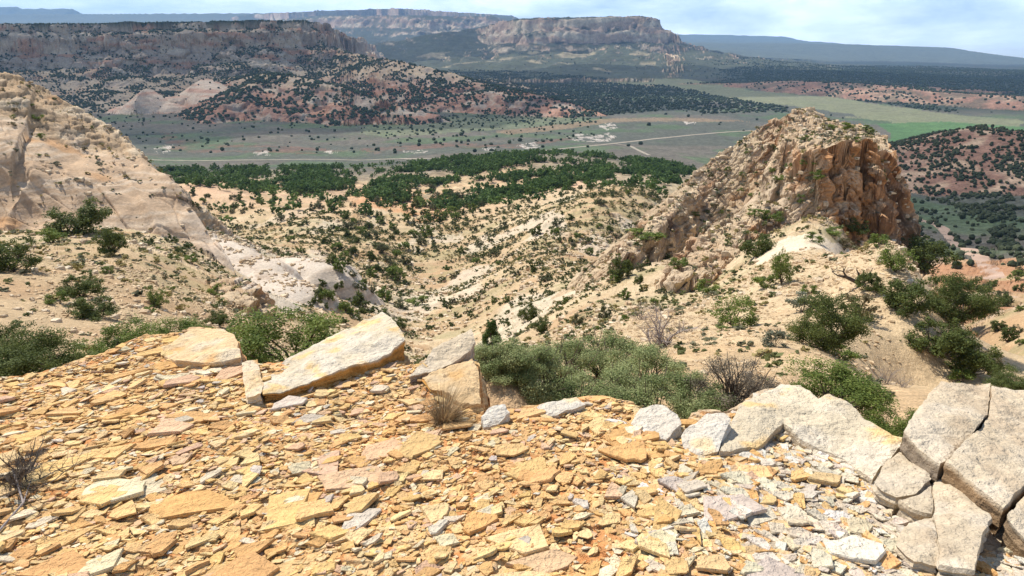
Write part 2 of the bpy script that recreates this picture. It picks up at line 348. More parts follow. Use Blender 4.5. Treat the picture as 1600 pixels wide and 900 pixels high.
# ------------------------------------------------------------------ the ground as one polar net, finer where it faces us
def polar_net(Hf, a0, a1, nc, l0, l1, nr, kl, na=260, ns=1500):
    ac = np.linspace(a0, a1, na); lc = np.linspace(l0, l1, ns)
    A, Lg = np.meshgrid(ac, lc, indexing='ij'); Yg = np.exp(Lg)
    Z = Hf(A * Yg, Yg)[0]; ph = np.arctan2(Z, Yg * np.sqrt(1 + A * A))
    ds = np.sqrt(np.diff(ph, axis=1) ** 2 + (np.diff(Lg, axis=1) * kl) ** 2)
    # let neighbouring columns agree
    for _ in range(3): ds = (ds + np.roll(ds, 1, 0) + np.roll(ds, -1, 0)) / 3
    cum = np.concatenate([np.zeros((na, 1)), np.cumsum(ds, 1)], 1); cum /= cum[:, -1:]
    t = np.linspace(0, 1, nr); R = np.stack([np.interp(t, cum[i], lc) for i in range(na)])
    af = np.linspace(a0, a1, nc); q = (af - a0) / (a1 - a0) * (na - 1); i0 = np.clip(q.astype(int), 0, na - 2); g = (q - i0)[:, None]
    Lf = R[i0] * (1 - g) + R[i0 + 1] * g; Y = np.exp(Lf); X = af[:, None] * Y
    return X, Y
def normals(X, Y, Z):
    Pm = np.stack([X, Y, Z], -1); du = np.gradient(Pm, axis=0); dv = np.gradient(Pm, axis=1)
    n = np.cross(du, dv); n /= np.linalg.norm(n, axis=-1, keepdims=True) + 1e-12
    return n * np.where(n[..., 2:3] < 0, -1, 1)
def quick_mesh(name, V, F, cols=None, smooth=False):
    me = bpy.data.meshes.new(name); F = np.asarray(F, np.int32); k = F.shape[1]
    me.vertices.add(len(V)); me.vertices.foreach_set('co', np.asarray(V, np.float32).ravel())
    me.loops.add(F.size); me.loops.foreach_set('vertex_index', F.ravel())
    me.polygons.add(len(F)); me.polygons.foreach_set('loop_start', np.arange(0, F.size, k, dtype=np.int32))
    me.polygons.foreach_set('use_smooth', np.full(len(F), smooth))
    me.update(calc_edges=True)
    if cols is not None:
        ca = me.color_attributes.new('Col', 'FLOAT_COLOR', 'POINT'); c4 = np.ones((len(V), 4), np.float32); c4[:, :3] = cols
        ca.data.foreach_set('color', c4.ravel())
    return me
def link(name, me, mat=None, parent=None, **tags):
    o = bpy.data.objects.new(name, me)
    if mat is not None and me is not None and not me.materials: me.materials.append(mat)
    COL.objects.link(o)
    if parent is not None: o.parent = parent
    for k, v in tags.items(): o[k] = v
    return o

# ------------------------------------------------------------------ materials
def make_mat(name, attr=True, color=(0.5, 0.5, 0.5), rough=0.95, noises=((1.0, 0.15),), bump=(), hue=0.0, transl=0.0, spec=0.15, aniso=None):
    m = bpy.data.materials.new(name); m.use_nodes = True; t = m.node_tree; t.nodes.clear(); N = t.nodes.new; L = t.links.new
    o = N('ShaderNodeOutputMaterial'); b = N('ShaderNodeBsdfPrincipled'); b.inputs['Roughness'].default_value = rough
    b.inputs['Specular IOR Level'].default_value = spec
    tc = N('ShaderNodeTexCoord')
    if attr:
        c = N('ShaderNodeVertexColor'); c.layer_name = 'Col'; cur = c.outputs[0]
    else:
        c = N('ShaderNodeRGB'); c.outputs[0].default_value = (*color, 1); cur = c.outputs[0]
    vec = tc.outputs['Object']
    for sc, am in noises:
        n = N('ShaderNodeTexNoise'); n.inputs['Scale'].default_value = sc; n.inputs['Detail'].default_value = 3; n.inputs['Roughness'].default_value = 0.6
        L(vec, n.inputs['Vector'])
        r = N('ShaderNodeMapRange'); r.inputs[1].default_value = 0.3; r.inputs[2].default_value = 0.7; r.inputs[3].default_value = 1 - am; r.inputs[4].default_value = 1 + am
        L(n.outputs[0], r.inputs[0])
        v = N('ShaderNodeVectorMath'); v.operation = 'SCALE'; L(cur, v.inputs[0]); L(r.outputs[0], v.inputs['Scale']); cur = v.outputs[0]
    L(cur, b.inputs['Base Color'])
    nb = None
    for sc, dist, st in bump:
        n = N('ShaderNodeTexNoise'); n.inputs['Scale'].default_value = sc; n.inputs['Detail'].default_value = 4; n.inputs['Roughness'].default_value = 0.65
        L(vec, n.inputs['Vector'])
        bp = N('ShaderNodeBump'); bp.inputs['Distance'].default_value = dist; bp.inputs['Strength'].default_value = st
        L(n.outputs[0], bp.inputs['Height'])
        if nb is not None: L(nb, bp.inputs['Normal'])
        nb = bp.outputs[0]
    if nb is not None: L(nb, b.inputs['Normal'])
    if transl > 0:
        tr = N('ShaderNodeBsdfTranslucent'); L(cur, tr.inputs[0]); ms = N('ShaderNodeMixShader'); ms.inputs[0].default_value = transl
        L(b.outputs[0], ms.inputs[1]); L(tr.outputs[0], ms.inputs[2]); L(ms.outputs[0], o.inputs[0])
    else: L(b.outputs[0], o.inputs[0])
    return m
M_near = make_mat('sandy_hillside', noises=((0.35, 0.12), (3.5, 0.2), (14, 0.2)), bump=((5.0, 0.08, 0.9), (20, 0.025, 1.0)))
M_rock = make_mat('layered_sandstone', noises=((0.3, 0.12), (2.0, 0.16), (9, 0.1)), bump=((1.6, 0.25, 0.8), (9, 0.05, 0.8)))
M_mid = make_mat('valley_soil', noises=((0.02, 0.15), (0.12, 0.35), (0.5, 0.3)), bump=((0.4, 0.5, 0.5),))
M_mesa = make_mat('mesa_rock', noises=((0.01, 0.12), (0.06, 0.16), (0.25, 0.16)), bump=((0.05, 6, 0.8), (0.2, 1.5, 0.7)))
M_far = make_mat('distant_land', noises=((0.004, 0.12), (0.02, 0.25), (0.06, 0.25)), bump=())
# ------------------------------------------------------------------ ground colour (soil, rock, scrub and fields as they are)
def mixc(c, d, f):
    return c * (1 - f[..., None]) + np.array(d) * f[..., None]
def flat(px, py, zz):
    d = ray(px, py); return d * (zz / d[2])
def poly_on(s, z):
    return [flat(*map(float, e.split()), z) for e in s.split(',')]
FZ = -140.0
# the level valley: painted regions as ground polygons (all on the flat floor)
def hitpt(px, py, y0=8, y1=40000):
    l = np.linspace(log(y0), log(y1), 3000); Y = np.exp(l); d = ray(px, py); t = Y / d[1]
    z, _ = H(d[0] * t, Y); k = np.argmax(z > d[2] * t)
    if not (z > d[2] * t).any(): return None
    return np.array([d[0] * t[k], Y[k], z[k]])
def hits(px, py, y0=8, y1=40000, ns=900):
    px = np.asarray(px, float); py = np.asarray(py, float); u = (px - 800) / FPX; v = (450 - py) / FPX
    dy_ = cos(PIT) + v * sin(PIT); a = u / dy_; t = (-sin(PIT) + v * cos(PIT)) / dy_
    Y = np.exp(np.linspace(log(y0), log(y1), ns)); 
    z, _ = H(a[:, None] * Y[None], np.repeat(Y[None], len(a), 0)); below = z > t[:, None] * Y[None]
    k = np.argmax(below, 1); ok = below.any(1)
    k = np.maximum(k, 1); i = np.arange(len(a)); g1 = z[i, k] - t * Y[k]; g0 = z[i, k - 1] - t * Y[k - 1]
    f = np.clip(-g0 / (g1 - g0 + 1e-12), 0, 1); yy = Y[k - 1] + f * (Y[k] - Y[k - 1])
    return a * yy, yy, t * yy, ok
def gp(s, y0=60):
    q = np.array([list(map(float, e.split())) for e in s.split(',')]); x, y, z, ok = hits(q[:, 0], q[:, 1], y0)
    return list(np.stack([x, y, z], 1))
G_GREENBELT = gp("690 100,760 108,900 112,1040 118,1180 135,1300 150,1420 168,1500 180,1600 188,1600 205,1480 205,1380 190,1250 172,1150 155,1000 135,860 122,740 112", 1200)
G_FIELD = gp("1370 193,1480 190,1600 198,1600 212,1480 208,1440 222,1400 224,1392 208", 900)
G_RUST = gp("770 205,860 196,940 186,1100 185,1180 190,1000 190,950 192,880 202,800 210", 1000)
G_SAGE = gp("640 175,760 165,900 180,950 190,860 197,760 205,600 215,560 200", 1000)
G_WHITE = [gp(s, 500) for s in ("625 236,640 234,668 236,664 239,640 239", "752 232,770 230,780 234,765 236", "812 226,835 222,850 228,840 231,820 233", "885 214,905 208,925 212,950 208,965 214,945 222,900 221", "930 196,955 192,968 200,950 203", "395 238,412 235,424 238,418 243,402 243", "505 237,520 235,535 238,520 240", "1066 190,1085 188,1090 193,1072 195", "240 232,262 226,270 231,252 240")]
G_REDSTRIP = gp("560 232,650 226,720 222,760 226,815 225,880 215,900 218,850 224,820 230,760 232,700 229,650 233,590 240", 700)
G_REDSTRIP2 = gp("255 205,330 226,480 230,560 234,480 240,330 238,260 235", 700)
G_SLICK = [gp(s, 60) for s in ("275 372,330 362,372 392,398 425,440 440,470 458,478 480,440 484,405 468,370 430,320 398", "432 410,470 394,502 414,488 438,460 436", "1180 395,1230 370,1300 380,1400 425,1385 440,1300 425,1240 420,1195 412")]
TRAIL = G_SLICK[2]; REDPATCH = gp('545 300,610 296,700 300,720 330,690 345,640 338,590 330,560 318', 60)
BEDROCK = [gp(s, 40) for s in ("1030 470,1075 400,1120 420,1100 460", "640 580,690 530,740 480,760 500,700 560", "600 330,640 310,680 320,650 345")]
def paint(X, Y, Z, Nz, fid):
    sh = X.shape; C = np.zeros(sh + (3,))
    n30 = fbm2(X / 30, Y / 30, 4); n6 = fbm2(X / 6, Y / 6, 3); n200 = fbm2(X / 220, Y / 220, 4); n1 = fbm2(X / 1.3, Y / 1.3, 2)
    a = X / Y
    # pale sandy hillside
    base = np.ones(sh + (3,)) * np.array([0.475, 0.34, 0.195])
    base = mixc(base, (0.54, 0.41, 0.25), sm(-0.1, 0.35, n30)); base = mixc(base, (0.44, 0.29, 0.16), sm(0.0, 0.4, n6 * 0.7 - n30 * 0.4))
    gs = sm(0.0, 0.25, fbm2((X * .8 + Y * .35) / 16, (Y * .9 - X * .4) / 3, 3)) * sm(35, 80, Y) * (1 - sm(300, 420, Y)); base = mixc(base, (0.30, 0.265, 0.13), gs * 0.55)
    base = mixc(base, (0.60, 0.42, 0.23), (1 - sm(25, 60, Y)) * 0.5 * sm(-0.2, 0.3, a))
    wh = 0.5 * sm(0.16, 0.36, fbm2(X / 14 + 9, Y / 30, 3)) * sm(70, 110, Y) * (1 - sm(260, 420, Y)); base = mixc(base, (0.66, 0.58, 0.47), wh * 0.8)
    # bench with red soil
    bn = sm(300, 470, Y); base = mixc(base, (0.56, 0.36, 0.22), bn * sm(-0.25, 0.2, n30)); base = mixc(base, (0.28, 0.26, 0.18), bn * 0.5 * sm(0.0, 0.3, n200))
    rs_ = sm(0.5, 0.58, a) * sm(110, 160, Y) * (1 - sm(330, 420, Y)); base = mixc(base, (0.40, 0.215, 0.115), rs_ * sm(-0.4, 0.1, n30))
    base = mixc(base, (0.52, 0.27, 0.13), inside(REDPATCH, X + n6 * 12, Y + n6 * 20) * sm(-0.35, 0.1, n6) * 0.75)
    # greyish green strip along the gully
    C[:] = base
    # valley floor
    v = (fid == 1) * sm(430, 780, Y + n30 * 120) * np.where(a > 0.45, 1, 1)
    v = np.maximum(v, sm(0.52, 0.56, a) * sm(300, 380, Y) * (fid == 1)) + 0.0
    v = np.maximum(v, ((fid == 0) & (a > 0.5) & (Y > 330)) * 1.0)
    vc = np.ones(sh + (3,)) * np.array([0.092, 0.094, 0.072]); vc = mixc(vc, (0.125, 0.11, 0.085), sm(0, 0.3, n200)); vc = mixc(vc, (0.08, 0.12, 0.055), sm(0.0, 0.3, fbm2(X / 90, Y / 90, 4)) * 0.7)
    vc = mixc(vc, (0.16, 0.175, 0.095), inside(G_SAGE, X + n30 * 30, Y + n30 * 60) * 0.6)
    vc = mixc(vc, (0.235, 0.165, 0.10), inside(G_RUST, X + n30 * 20, Y + n30 * 30) * 0.8)
    vc = mixc(vc, (0.19, 0.10, 0.07), (inside(G_REDSTRIP, X + n6 * 12, Y + n30 * 25) | inside(G_REDSTRIP2, X, Y + n30 * 30)) * 0.6 * sm(-0.3, 0.2, n30))
    vc = mixc(vc, (0.20, 0.20, 0.11), inside(G_GREENBELT, X + n200 * 80, Y + n200 * 160) * 0.8)
    vc = mixc(vc, (0.07, 0.15, 0.05), inside(G_FIELD, X + n30 * 8, Y + n30 * 14) * 0.85)
    pl = sm(2600, 3800, Y) * (a > 0.17) * (1 - inside(G_GREENBELT, X, Y)); pl = np.maximum(pl, sm(1900, 2300, Y) * (a > 0.42) * (1 - inside(G_GREENBELT, X, Y)))
    sp = sm(-0.1, 0.25, fbm2(X / 26, Y / 26, 2)); dk = np.ones(sh + (3,)) * np.array([0.038, 0.048, 0.034]); dk = mixc(dk, (0.16, 0.11, 0.08), sp * 0.28 * sm(-.1, .3, fbm2(X / 500, Y / 500, 3)))
    vc = vc * (1 - pl[..., None]) + dk * pl[..., None]
    for g in G_WHITE:
        m = inside(g, X + n6 * 8, Y + n6 * 12); vc = mixc(vc, (0.50, 0.43, 0.36), m * 0.8 * sm(-0.1, 0.12, fbm2(X / 9, Y / 16, 3)))
    C = C * (1 - v[..., None]) + vc * v[..., None]
    # dome on the left: rubble above, bare cross bedded rock below
    m = fid == 2
    if m.any():
        x, y, z = X[m], Y[m], Z[m]; d, zc, s, arc = near_on(DOME_N, x, y)
        c = np.ones(x.shape + (3,)) * np.array([0.43, 0.30, 0.18]); nn = fbm3(x / 7, y / 7, z / 2.2, 3); c = mixc(c, (0.58, 0.45, 0.30), sm(-0.1, 0.3, nn)); c = mixc(c, (0.50, 0.29, 0.15), sm(0.25, 0.46, fbm3(x / 8 + 3, y / 8, z / 3, 2)))
        bare = sm(14, 19, d + n6[m] * 7); st = np.abs(2 * vn2(x / 25 + z * 0.9, z * 1.6 + x / 30) - 1); c2 = np.ones(x.shape + (3,)) * np.array([0.49, 0.345, 0.22]); c2 = mixc(c2, (0.56, 0.43, 0.30), sm(0.3, 0.7, st)); c2 = mixc(c2, (0.52, 0.31, 0.16), sm(0.2, 0.42, fbm3(x / 9, y / 9, z / 4, 3)))
        c2 = mixc(c2, (0.38, 0.25, 0.15), 0.55 * sm(0.62, 0.9, vn2(x / 30 + 3, (z + x * .22 + y * .1) * 1.5)))
        c2 = mixc(c2, (0.66, 0.56, 0.45), sm(-0.5, -0.43, a[m]) * 0.6)
        C[m] = c * (1 - bare[:, None]) + c2 * bare[:, None]
    m = fid == 11
    if m.any():
        x, y, z = X[m], Y[m], Z[m]; C[m] = mixc(np.ones(x.shape + (3,)) * np.array([0.56, 0.465, 0.36]), (0.46, 0.36, 0.27), sm(0.0, 0.35, fbm3(x / 9, y / 9, z / .8, 3)))
    m = fid == 3
    if m.any():
        x, y, z = X[m], Y[m], Z[m]; nn = fbm3((x * .8 + z * .6) / 6, y / 6, (z * .8 - x * .6) / 1.3, 3)
        c = np.ones(x.shape + (3,)) * np.array([0.43, 0.30, 0.19]); c = mixc(c, (0.50, 0.27, 0.13), sm(0.12, 0.45, nn) * (1 - Nz[m] * 0.5)); c = mixc(c, (0.54, 0.42, 0.29), sm(-0.05, -0.35, nn) * 0.8)
        c = mixc(c, (0.50, 0.255, 0.11), (x > P(1250, 250, 104)[0]) * (1 - sm(0.45, 0.75, Nz[m])) * sm(-0.2, 0.15, fbm3(x / 7 + 2, y / 7, z / 7, 2)) * 0.85)
        c = mixc(c, (0.20, 0.14, 0.10), sm(0.22, 0.4, fbm3(x / 2.5 + 9, y / 2.5, z / 9, 3)) * (1 - sm(0.5, 0.8, Nz[m])) * 0.8)
        c = mixc(c, (0.54, 0.42, 0.27), sm(P(1245, 250, 110)[0], P(1200, 250, 110)[0], x) * sm(-.3, .2, fbm2(x / 4, y / 4, 3)) * 0.7)
        C[m] = mixc(c, (0.50, 0.375, 0.235), sm(0.72, 0.9, Nz[m]) * 0.6)
    m = (fid == 4) | (fid == 5)
    if m.any():
        x, y, z = X[m], Y[m], Z[m]; nz = Nz[m]; f4 = fid[m] == 4
        nn = fbm3(x / 120, y / 120, z / 16, 3)
        c = np.ones(x.shape + (3,)) * np.array([0.40, 0.31, 0.23]); c = mixc(c, (0.50, 0.40, 0.29), sm(-0.05, 0.3, nn)); c = mixc(c, (0.44, 0.24, 0.15), sm(0.1, 0.35, fbm3(x / 90 + 4, y / 90, z / 12, 3)))
        red = (sm(-40, -75, z + n30[m] * 25) * (~f4) * sm(-0.95, -0.4, a[m] + 0.0)); c = mixc(c, (0.34, 0.17, 0.11), red * sm(-0.3, 0.15, n30[m]) * 0.85)
        sc_ = sm(0.80, 0.93, nz) * 0.75; c = mixc(c, (0.34, 0.265, 0.18), sc_ * f4); c = mixc(c, (0.50, 0.36, 0.22), sc_ * (~f4) * (1 - red)); 
        top = f4 & inside(MESA_L, x, y); c = mixc(c, (0.07, 0.085, 0.05), top * 1.0)
        C[m] = c
    m = fid == 10
    if m.any():
        x, y, z = X[m], Y[m], Z[m]; st = fbm3(x / 90, y / 90, z / 5, 3); c = np.ones(x.shape + (3,)) * np.array([0.60, 0.46, 0.33]); c = mixc(c, (0.52, 0.30, 0.20), sm(0.0, 0.35, st)); C[m] = c
    m = (fid == 6) | (fid == 7)
    if m.any():
        x, y, z = X[m], Y[m], Z[m]; nz = Nz[m]; nn = fbm3(x / 250, y / 250, z / 40, 3)
        c = np.ones(x.shape + (3,)) * np.array([0.44, 0.30, 0.21]); c = mixc(c, (0.58, 0.46, 0.32), sm(0.0, 0.3, nn)); c = mixc(c, (0.042, 0.055, 0.037), sm(0.84, 0.94, nz) * 0.95); c = mixc(c, (0.07, 0.08, 0.05), 0.75 * sm(-0.1, 0.1, fbm2(x / 60, y / 60, 3)) * sm(0.6, 0.8, nz))
        yl = (z < 60) * (x / y < 0.2) * sm(0.36, 0.46, fbm2(x / 200, y / 200, 3)); c = mixc(c, (0.40, 0.32, 0.2), yl * 0.5)
        c = np.where((fid[m] == 7)[:, None], c * 0.8, c)
        C[m] = c
    m = fid == 8
    if m.any():
        x, y, z = X[m], Y[m], Z[m]; nn = fbm2(x / 60, y / 60, 4)
        c = np.ones(x.shape + (3,)) * np.array([0.25, 0.14, 0.095]); c = mixc(c, (0.34, 0.22, 0.15), sm(-0.1, 0.3, nn)); c = mixc(c, (0.42, 0.29, 0.19), sm(0.1, 0.3, fbm2(x / 45 + 7, y / 45, 3)) * (y < 1400)); C[m] = c
        ft = (y > 1400) ; q = C[m]; C[m] = mixc(q, (0.06, 0.075, 0.05), ft * 0.55 * sm(-0.1, 0.15, fbm2(x / 35, y / 35, 3)))
    m = fid == 9
    if m.any():
        C[m] = mixc(np.ones(X[m].shape + (3,)) * np.array([0.10, 0.11, 0.08]), (0.3, 0.22, 0.16), sm(0.75, 0.5, Nz[m]) * 0.6)
    for g in G_SLICK[:2]:
        mm_ = inside(g, X + n6 * 3, Y + n6 * 4) & (fid != 2); C = mixc(C, (0.60, 0.51, 0.41), mm_ * 0.7)
    mm_ = inside(TRAIL, X + n6 * 2, Y + n6 * 3); C = mixc(C, (0.72, 0.58, 0.42), mm_ * 0.8)
    return np.clip(C, 0.01, 0.9)

import time; _t0 = time.time()
NC, NR = 1500, 1150
X, Y = polar_net(H, -0.98, 0.98, NC, log(4.6), log(25500), NR, 0.05)
Z, FID = H(X, Y); print('net', time.time() - _t0)
Nn = normals(X, Y, Z)
Ns = Nn.copy()
for _ in range(6):
    Ns[1:-1, 1:-1] = (Ns[1:-1, 1:-1] * 2 + Ns[:-2, 1:-1] + Ns[2:, 1:-1] + Ns[1:-1, :-2] + Ns[1:-1, 2:]) / 6
Ns /= np.linalg.norm(Ns, axis=-1, keepdims=True)
# displacement along the normal: blocks and beds
D = np.zeros_like(Z)
m = (FID == 3)
x, y, z = X[m], Y[m], Z[m]
sw = np.where(x + fbm2(x / 6, y / 6, 2) * 5 > P(1255, 250, 110)[0], -1.0, 1.0); tx = x * 0.8 + sw * z * 0.6; tz = z * 0.8 - sw * x * 0.6                                   # beds dip to the left
f1, e1, c1 = worley3(tx / 6.0, y / 3.6, tz / 1.7); f2, e2, c2 = worley3(tx / 2.4, y / 1.8, tz / 0.5, 5)
lf = 1 - 0.5 * sm(P(1235, 250, 110)[0], P(1205, 250, 110)[0], x) * (y > 100)
D[m] = lf * (0.3 + 0.7 * (1 - sm(0.6, 0.92, Ns[..., 2][m]))) * ((c1 - 0.5) * 1.9 - 0.7 * (1 - sm(0, 0.12, e1)) + (c2 - 0.5) * 0.8 - 0.25 * (1 - sm(0, 0.12, e2))) + fbm3(x / 0.9, y / 0.9, z / 0.4, 2) * 0.15
m = (FID == 2)
x, y, z = X[m], Y[m], Z[m]; d, zc, s, arc = near_on(DOME_N, x, y)
f1, e1, c1 = worley3(x / 2.6, y / 2.6, z / 1.0); f2, e2, c2 = worley3(x / 10 + z / 9, y / 10, z / 10, 9)
up = 1 - sm(14, 20, d)
D[m] = up * ((c1 - 0.5) * 0.7 - 0.3 * (1 - sm(0, 0.12, e1))) + (1 - up) * ((c2 - 0.5) * 0.5 - 0.22 * (1 - sm(0, 0.05, e2)) + (rid2((x + z * .9 + y * .4) / 9, (y - x * .2) / 40, 2) - .6) * 2.6 + fbm3(x / 6, y / 6, z / 0.7, 2) * 0.12)
m = (FID == 4) | (FID == 5)
x, y, z = X[m], Y[m], Z[m]; st = 1 - sm(0.78, 0.92, Nn[..., 2][m])
f1, e1, c1 = worley3(x / 55, y / 55, z / 30)
D[m] = st * ((c1 - 0.5) * 16 - 5 * (1 - sm(0, 0.12, e1))) + fbm3(x / 30, y / 30, z / 9, 3) * 5
m = (FID == 6) | (FID == 7)
x, y, z = X[m], Y[m], Z[m]; st = 1 - sm(0.72, 0.92, Nn[..., 2][m])
D[m] = st * fbm3(x / 130, y / 130, z / 260, 3) * 60 + fbm3(x / 70, y / 70, z / 20, 2) * 9
# scattered broken ground on the near slopes
m = (FID == 0) & (Y < 430)
x, y, z = X[m], Y[m], Z[m]; rk = sm(0.05, 0.35, fbm2(x / 16 + 4, y / 16, 3)) 
f1, e1, c1 = worley3(x / 1.7 + y / 9, y / 1.7, z / 0.8)
D[m] = sm(75, 120, y) * (1 - sm(300, 420, y)) * (rid2((x * .8 + y * .35) / 18, (y * .9 - x * .4) / 5, 3) - .6) * 1.5 + rk * (c1 - 0.5) * np.interp(y, [6, 30, 50, 150, 300], [0.0, 0.0, 0.3, 0.9, 1.2]) + fbm3(x / 0.7, y / 0.7, z / 0.7, 2) * 0.05
print('disp', time.time() - _t0)
C = paint(X, Y, Z, Nn[..., 2], FID); print('paint', time.time() - _t0)
V = np.stack([X, Y, Z], -1) + Ns * D[..., None]
idx = np.arange(NC * NR).reshape(NC, NR); Q = np.stack([idx[:-1, :-1], idx[1:, :-1], idx[1:, 1:], idx[:-1, 1:]], -1).reshape(-1, 4)
for a0_, a1_, nm_ in ((0.975, 4.5, 'hillside'), (-4.5, -0.975, 'hillside')):
    X_, Y_ = polar_net(H, a0_, a1_, 260, log(4.6), log(25500), 420, 0.05, na=80, ns=800); Z_, F_ = H(X_, Y_); C_ = paint(X_, Y_, Z_, normals(X_, Y_, Z_)[..., 2], F_); i_ = np.arange(X_.size).reshape(X_.shape)
    link(nm_, quick_mesh(nm_, np.stack([X_, Y_, Z_ - .05], -1).reshape(-1, 3), np.stack([i_[:-1, :-1], i_[1:, :-1], i_[1:, 1:], i_[:-1, 1:]], -1).reshape(-1, 4), C_.reshape(-1, 3), smooth=True), M_near, kind='structure')
FQ = FID[:-1, :-1].reshape(-1); Vf = V.reshape(-1, 3); Cf = C.reshape(-1, 3)
for ids, nm, mt in (((0,), 'hillside', M_near), ((11,), 'slickrock', M_rock), ((1,), 'valley_floor', M_mid), ((2,), 'cliff', M_rock), ((3,), 'rock_butte', M_rock), ((4, 10), 'mesa', M_mesa), ((5,), 'foothills', M_mesa),
                    ((6,), 'distant_mesa', M_far), ((7,), 'plateau', M_far), ((8,), 'red_hills', M_mid), ((9,), 'horizon_mesas', M_far)):
    q = Q[np.isin(FQ, ids)]
    if not len(q): continue
    u, inv = np.unique(q, return_inverse=True)
    link(nm, quick_mesh(nm, Vf[u], inv.reshape(-1, 4), Cf[u], smooth=nm not in ('rock_butte', 'mesa')), mt, kind='structure')
print('ground', time.time() - _t0)
# ------------------------------------------------------------------ the broken sandstone ledge underfoot
def zplane(x, y): return -1.70 - 0.10 * (y - 2.4)
def on_ledge(px, py, h=0.0):
    d = ray(px, py); k = (-1.70 + 0.24 + h) / (d[2] + 0.10 * d[1]); return d * k
RIM = "-900 640,-300 600,-60 592,0 592,60 582,130 560,180 545,232 526,300 516,345 513,366 522,372 545,380 560,400 567,428 576,500 548,570 512,598 502,616 518,640 575,690 560,736 548,748 570,750 612,752 655,775 652,830 640,865 634,905 632,940 630,985 638,1020 650,1062 668,1092 655,1130 656,1160 640,1190 622,1222 606,1250 616,1280 635,1337 652,1393 690,1415 690,1430 668,1455 625,1475 608,1560 606,1620 620,1800 640,2300 660"
RIMW = [on_ledge(*map(float, e.split())) for e in RIM.split(',')]
LEDGE = RIMW + [np.array([12, -1.0, 0]), np.array([-12, -1.0, 0])]
def greyness(x, y):      # 0 ochre on the left ... 1 bleached grey on the right
    return sm(0.12, 0.62, x / np.maximum(y, 1.0) + 0.10 * fbm2(x * 2.2, y * 2.2, 3) + 0.10 * (y - 2.7))
def HL(x, y, detail=True):
    x = np.asarray(x, float); y = np.asarray(y, float)
    d, zc, s, arc = near_on(RIMW, x, y); ins = inside(LEDGE, x, y)
    lam = (x * 0.35 + y * 0.5) * 0.9 + fbm2(x * 1.1, y * 1.1, 4) * 0.42 + fbm2(x * 5, y * 5, 3) * 0.06
    q = lam / 0.085; st = np.floor(q) + sm(0.86, 1.0, q - np.floor(q))
    z = zplane(x, y) + (st * 0.085 - (x * 0.35 + y * 0.5) * 0.9) * 0.16 + fbm2(x * 14, y * 14, 3) * 0.006 + fbm2(x * 1.5, y * 1.5, 2) * 0.035
    j = fbm2(x * 6, y * 6, 3) * 0.05
    dd = d + j
    z = np.where(ins | (dd < 0), z, z + np.interp(dd, [0, 0.01, 0.05, 0.07, 0.14, 0.2, 1.2], [0, -0.10, -0.14, -0.45, -0.52, -1.1, -4.5]))
    return z, ins.astype(int)
XL, YL = polar_net(HL, -1.9, 1.9, 1500, log(1.15), log(7.0), 760, 0.05, na=300, ns=1000)
ZL, IL = HL(XL, YL); g = greyness(XL, YL)
nA = fbm2(XL * 3, YL * 3, 4); nB = fbm2(XL * 16, YL * 16, 3)
CL = np.ones(XL.shape + (3,)) * np.array([0.64, 0.38, 0.165]); CL = mixc(CL, (0.68, 0.46, 0.23), sm(-0.2, 0.3, nA)); CL = mixc(CL, (0.60, 0.27, 0.10), sm(0.1, 0.4, nB))
CG = np.ones(XL.shape + (3,)) * np.array([0.57, 0.45, 0.31]); CG = mixc(CG, (0.52, 0.42, 0.31), sm(-0.2, 0.3, nA)); CG = mixc(CG, (0.66, 0.44, 0.22), sm(0.15, 0.4, nB))
CL = CL * (1 - g[..., None]) + CG * g[..., None]
idx = np.arange(XL.size).reshape(XL.shape); QL = np.stack([idx[:-1, :-1], idx[1:, :-1], idx[1:, 1:], idx[:-1, 1:]], -1).reshape(-1, 4)
M_led = make_mat('ochre_shale', noises=((3, 0.10), (22, 0.12), (110, 0.10)), bump=((14, 0.035, 0.9), (60, 0.010, 0.9), (160, 0.003, 0.8)))
link('rock_ledge', quick_mesh('rock_ledge', np.stack([XL, YL, ZL], -1).reshape(-1, 3), QL, CL.reshape(-1, 3)), M_led, kind='structure')
print('ledge', time.time() - _t0)

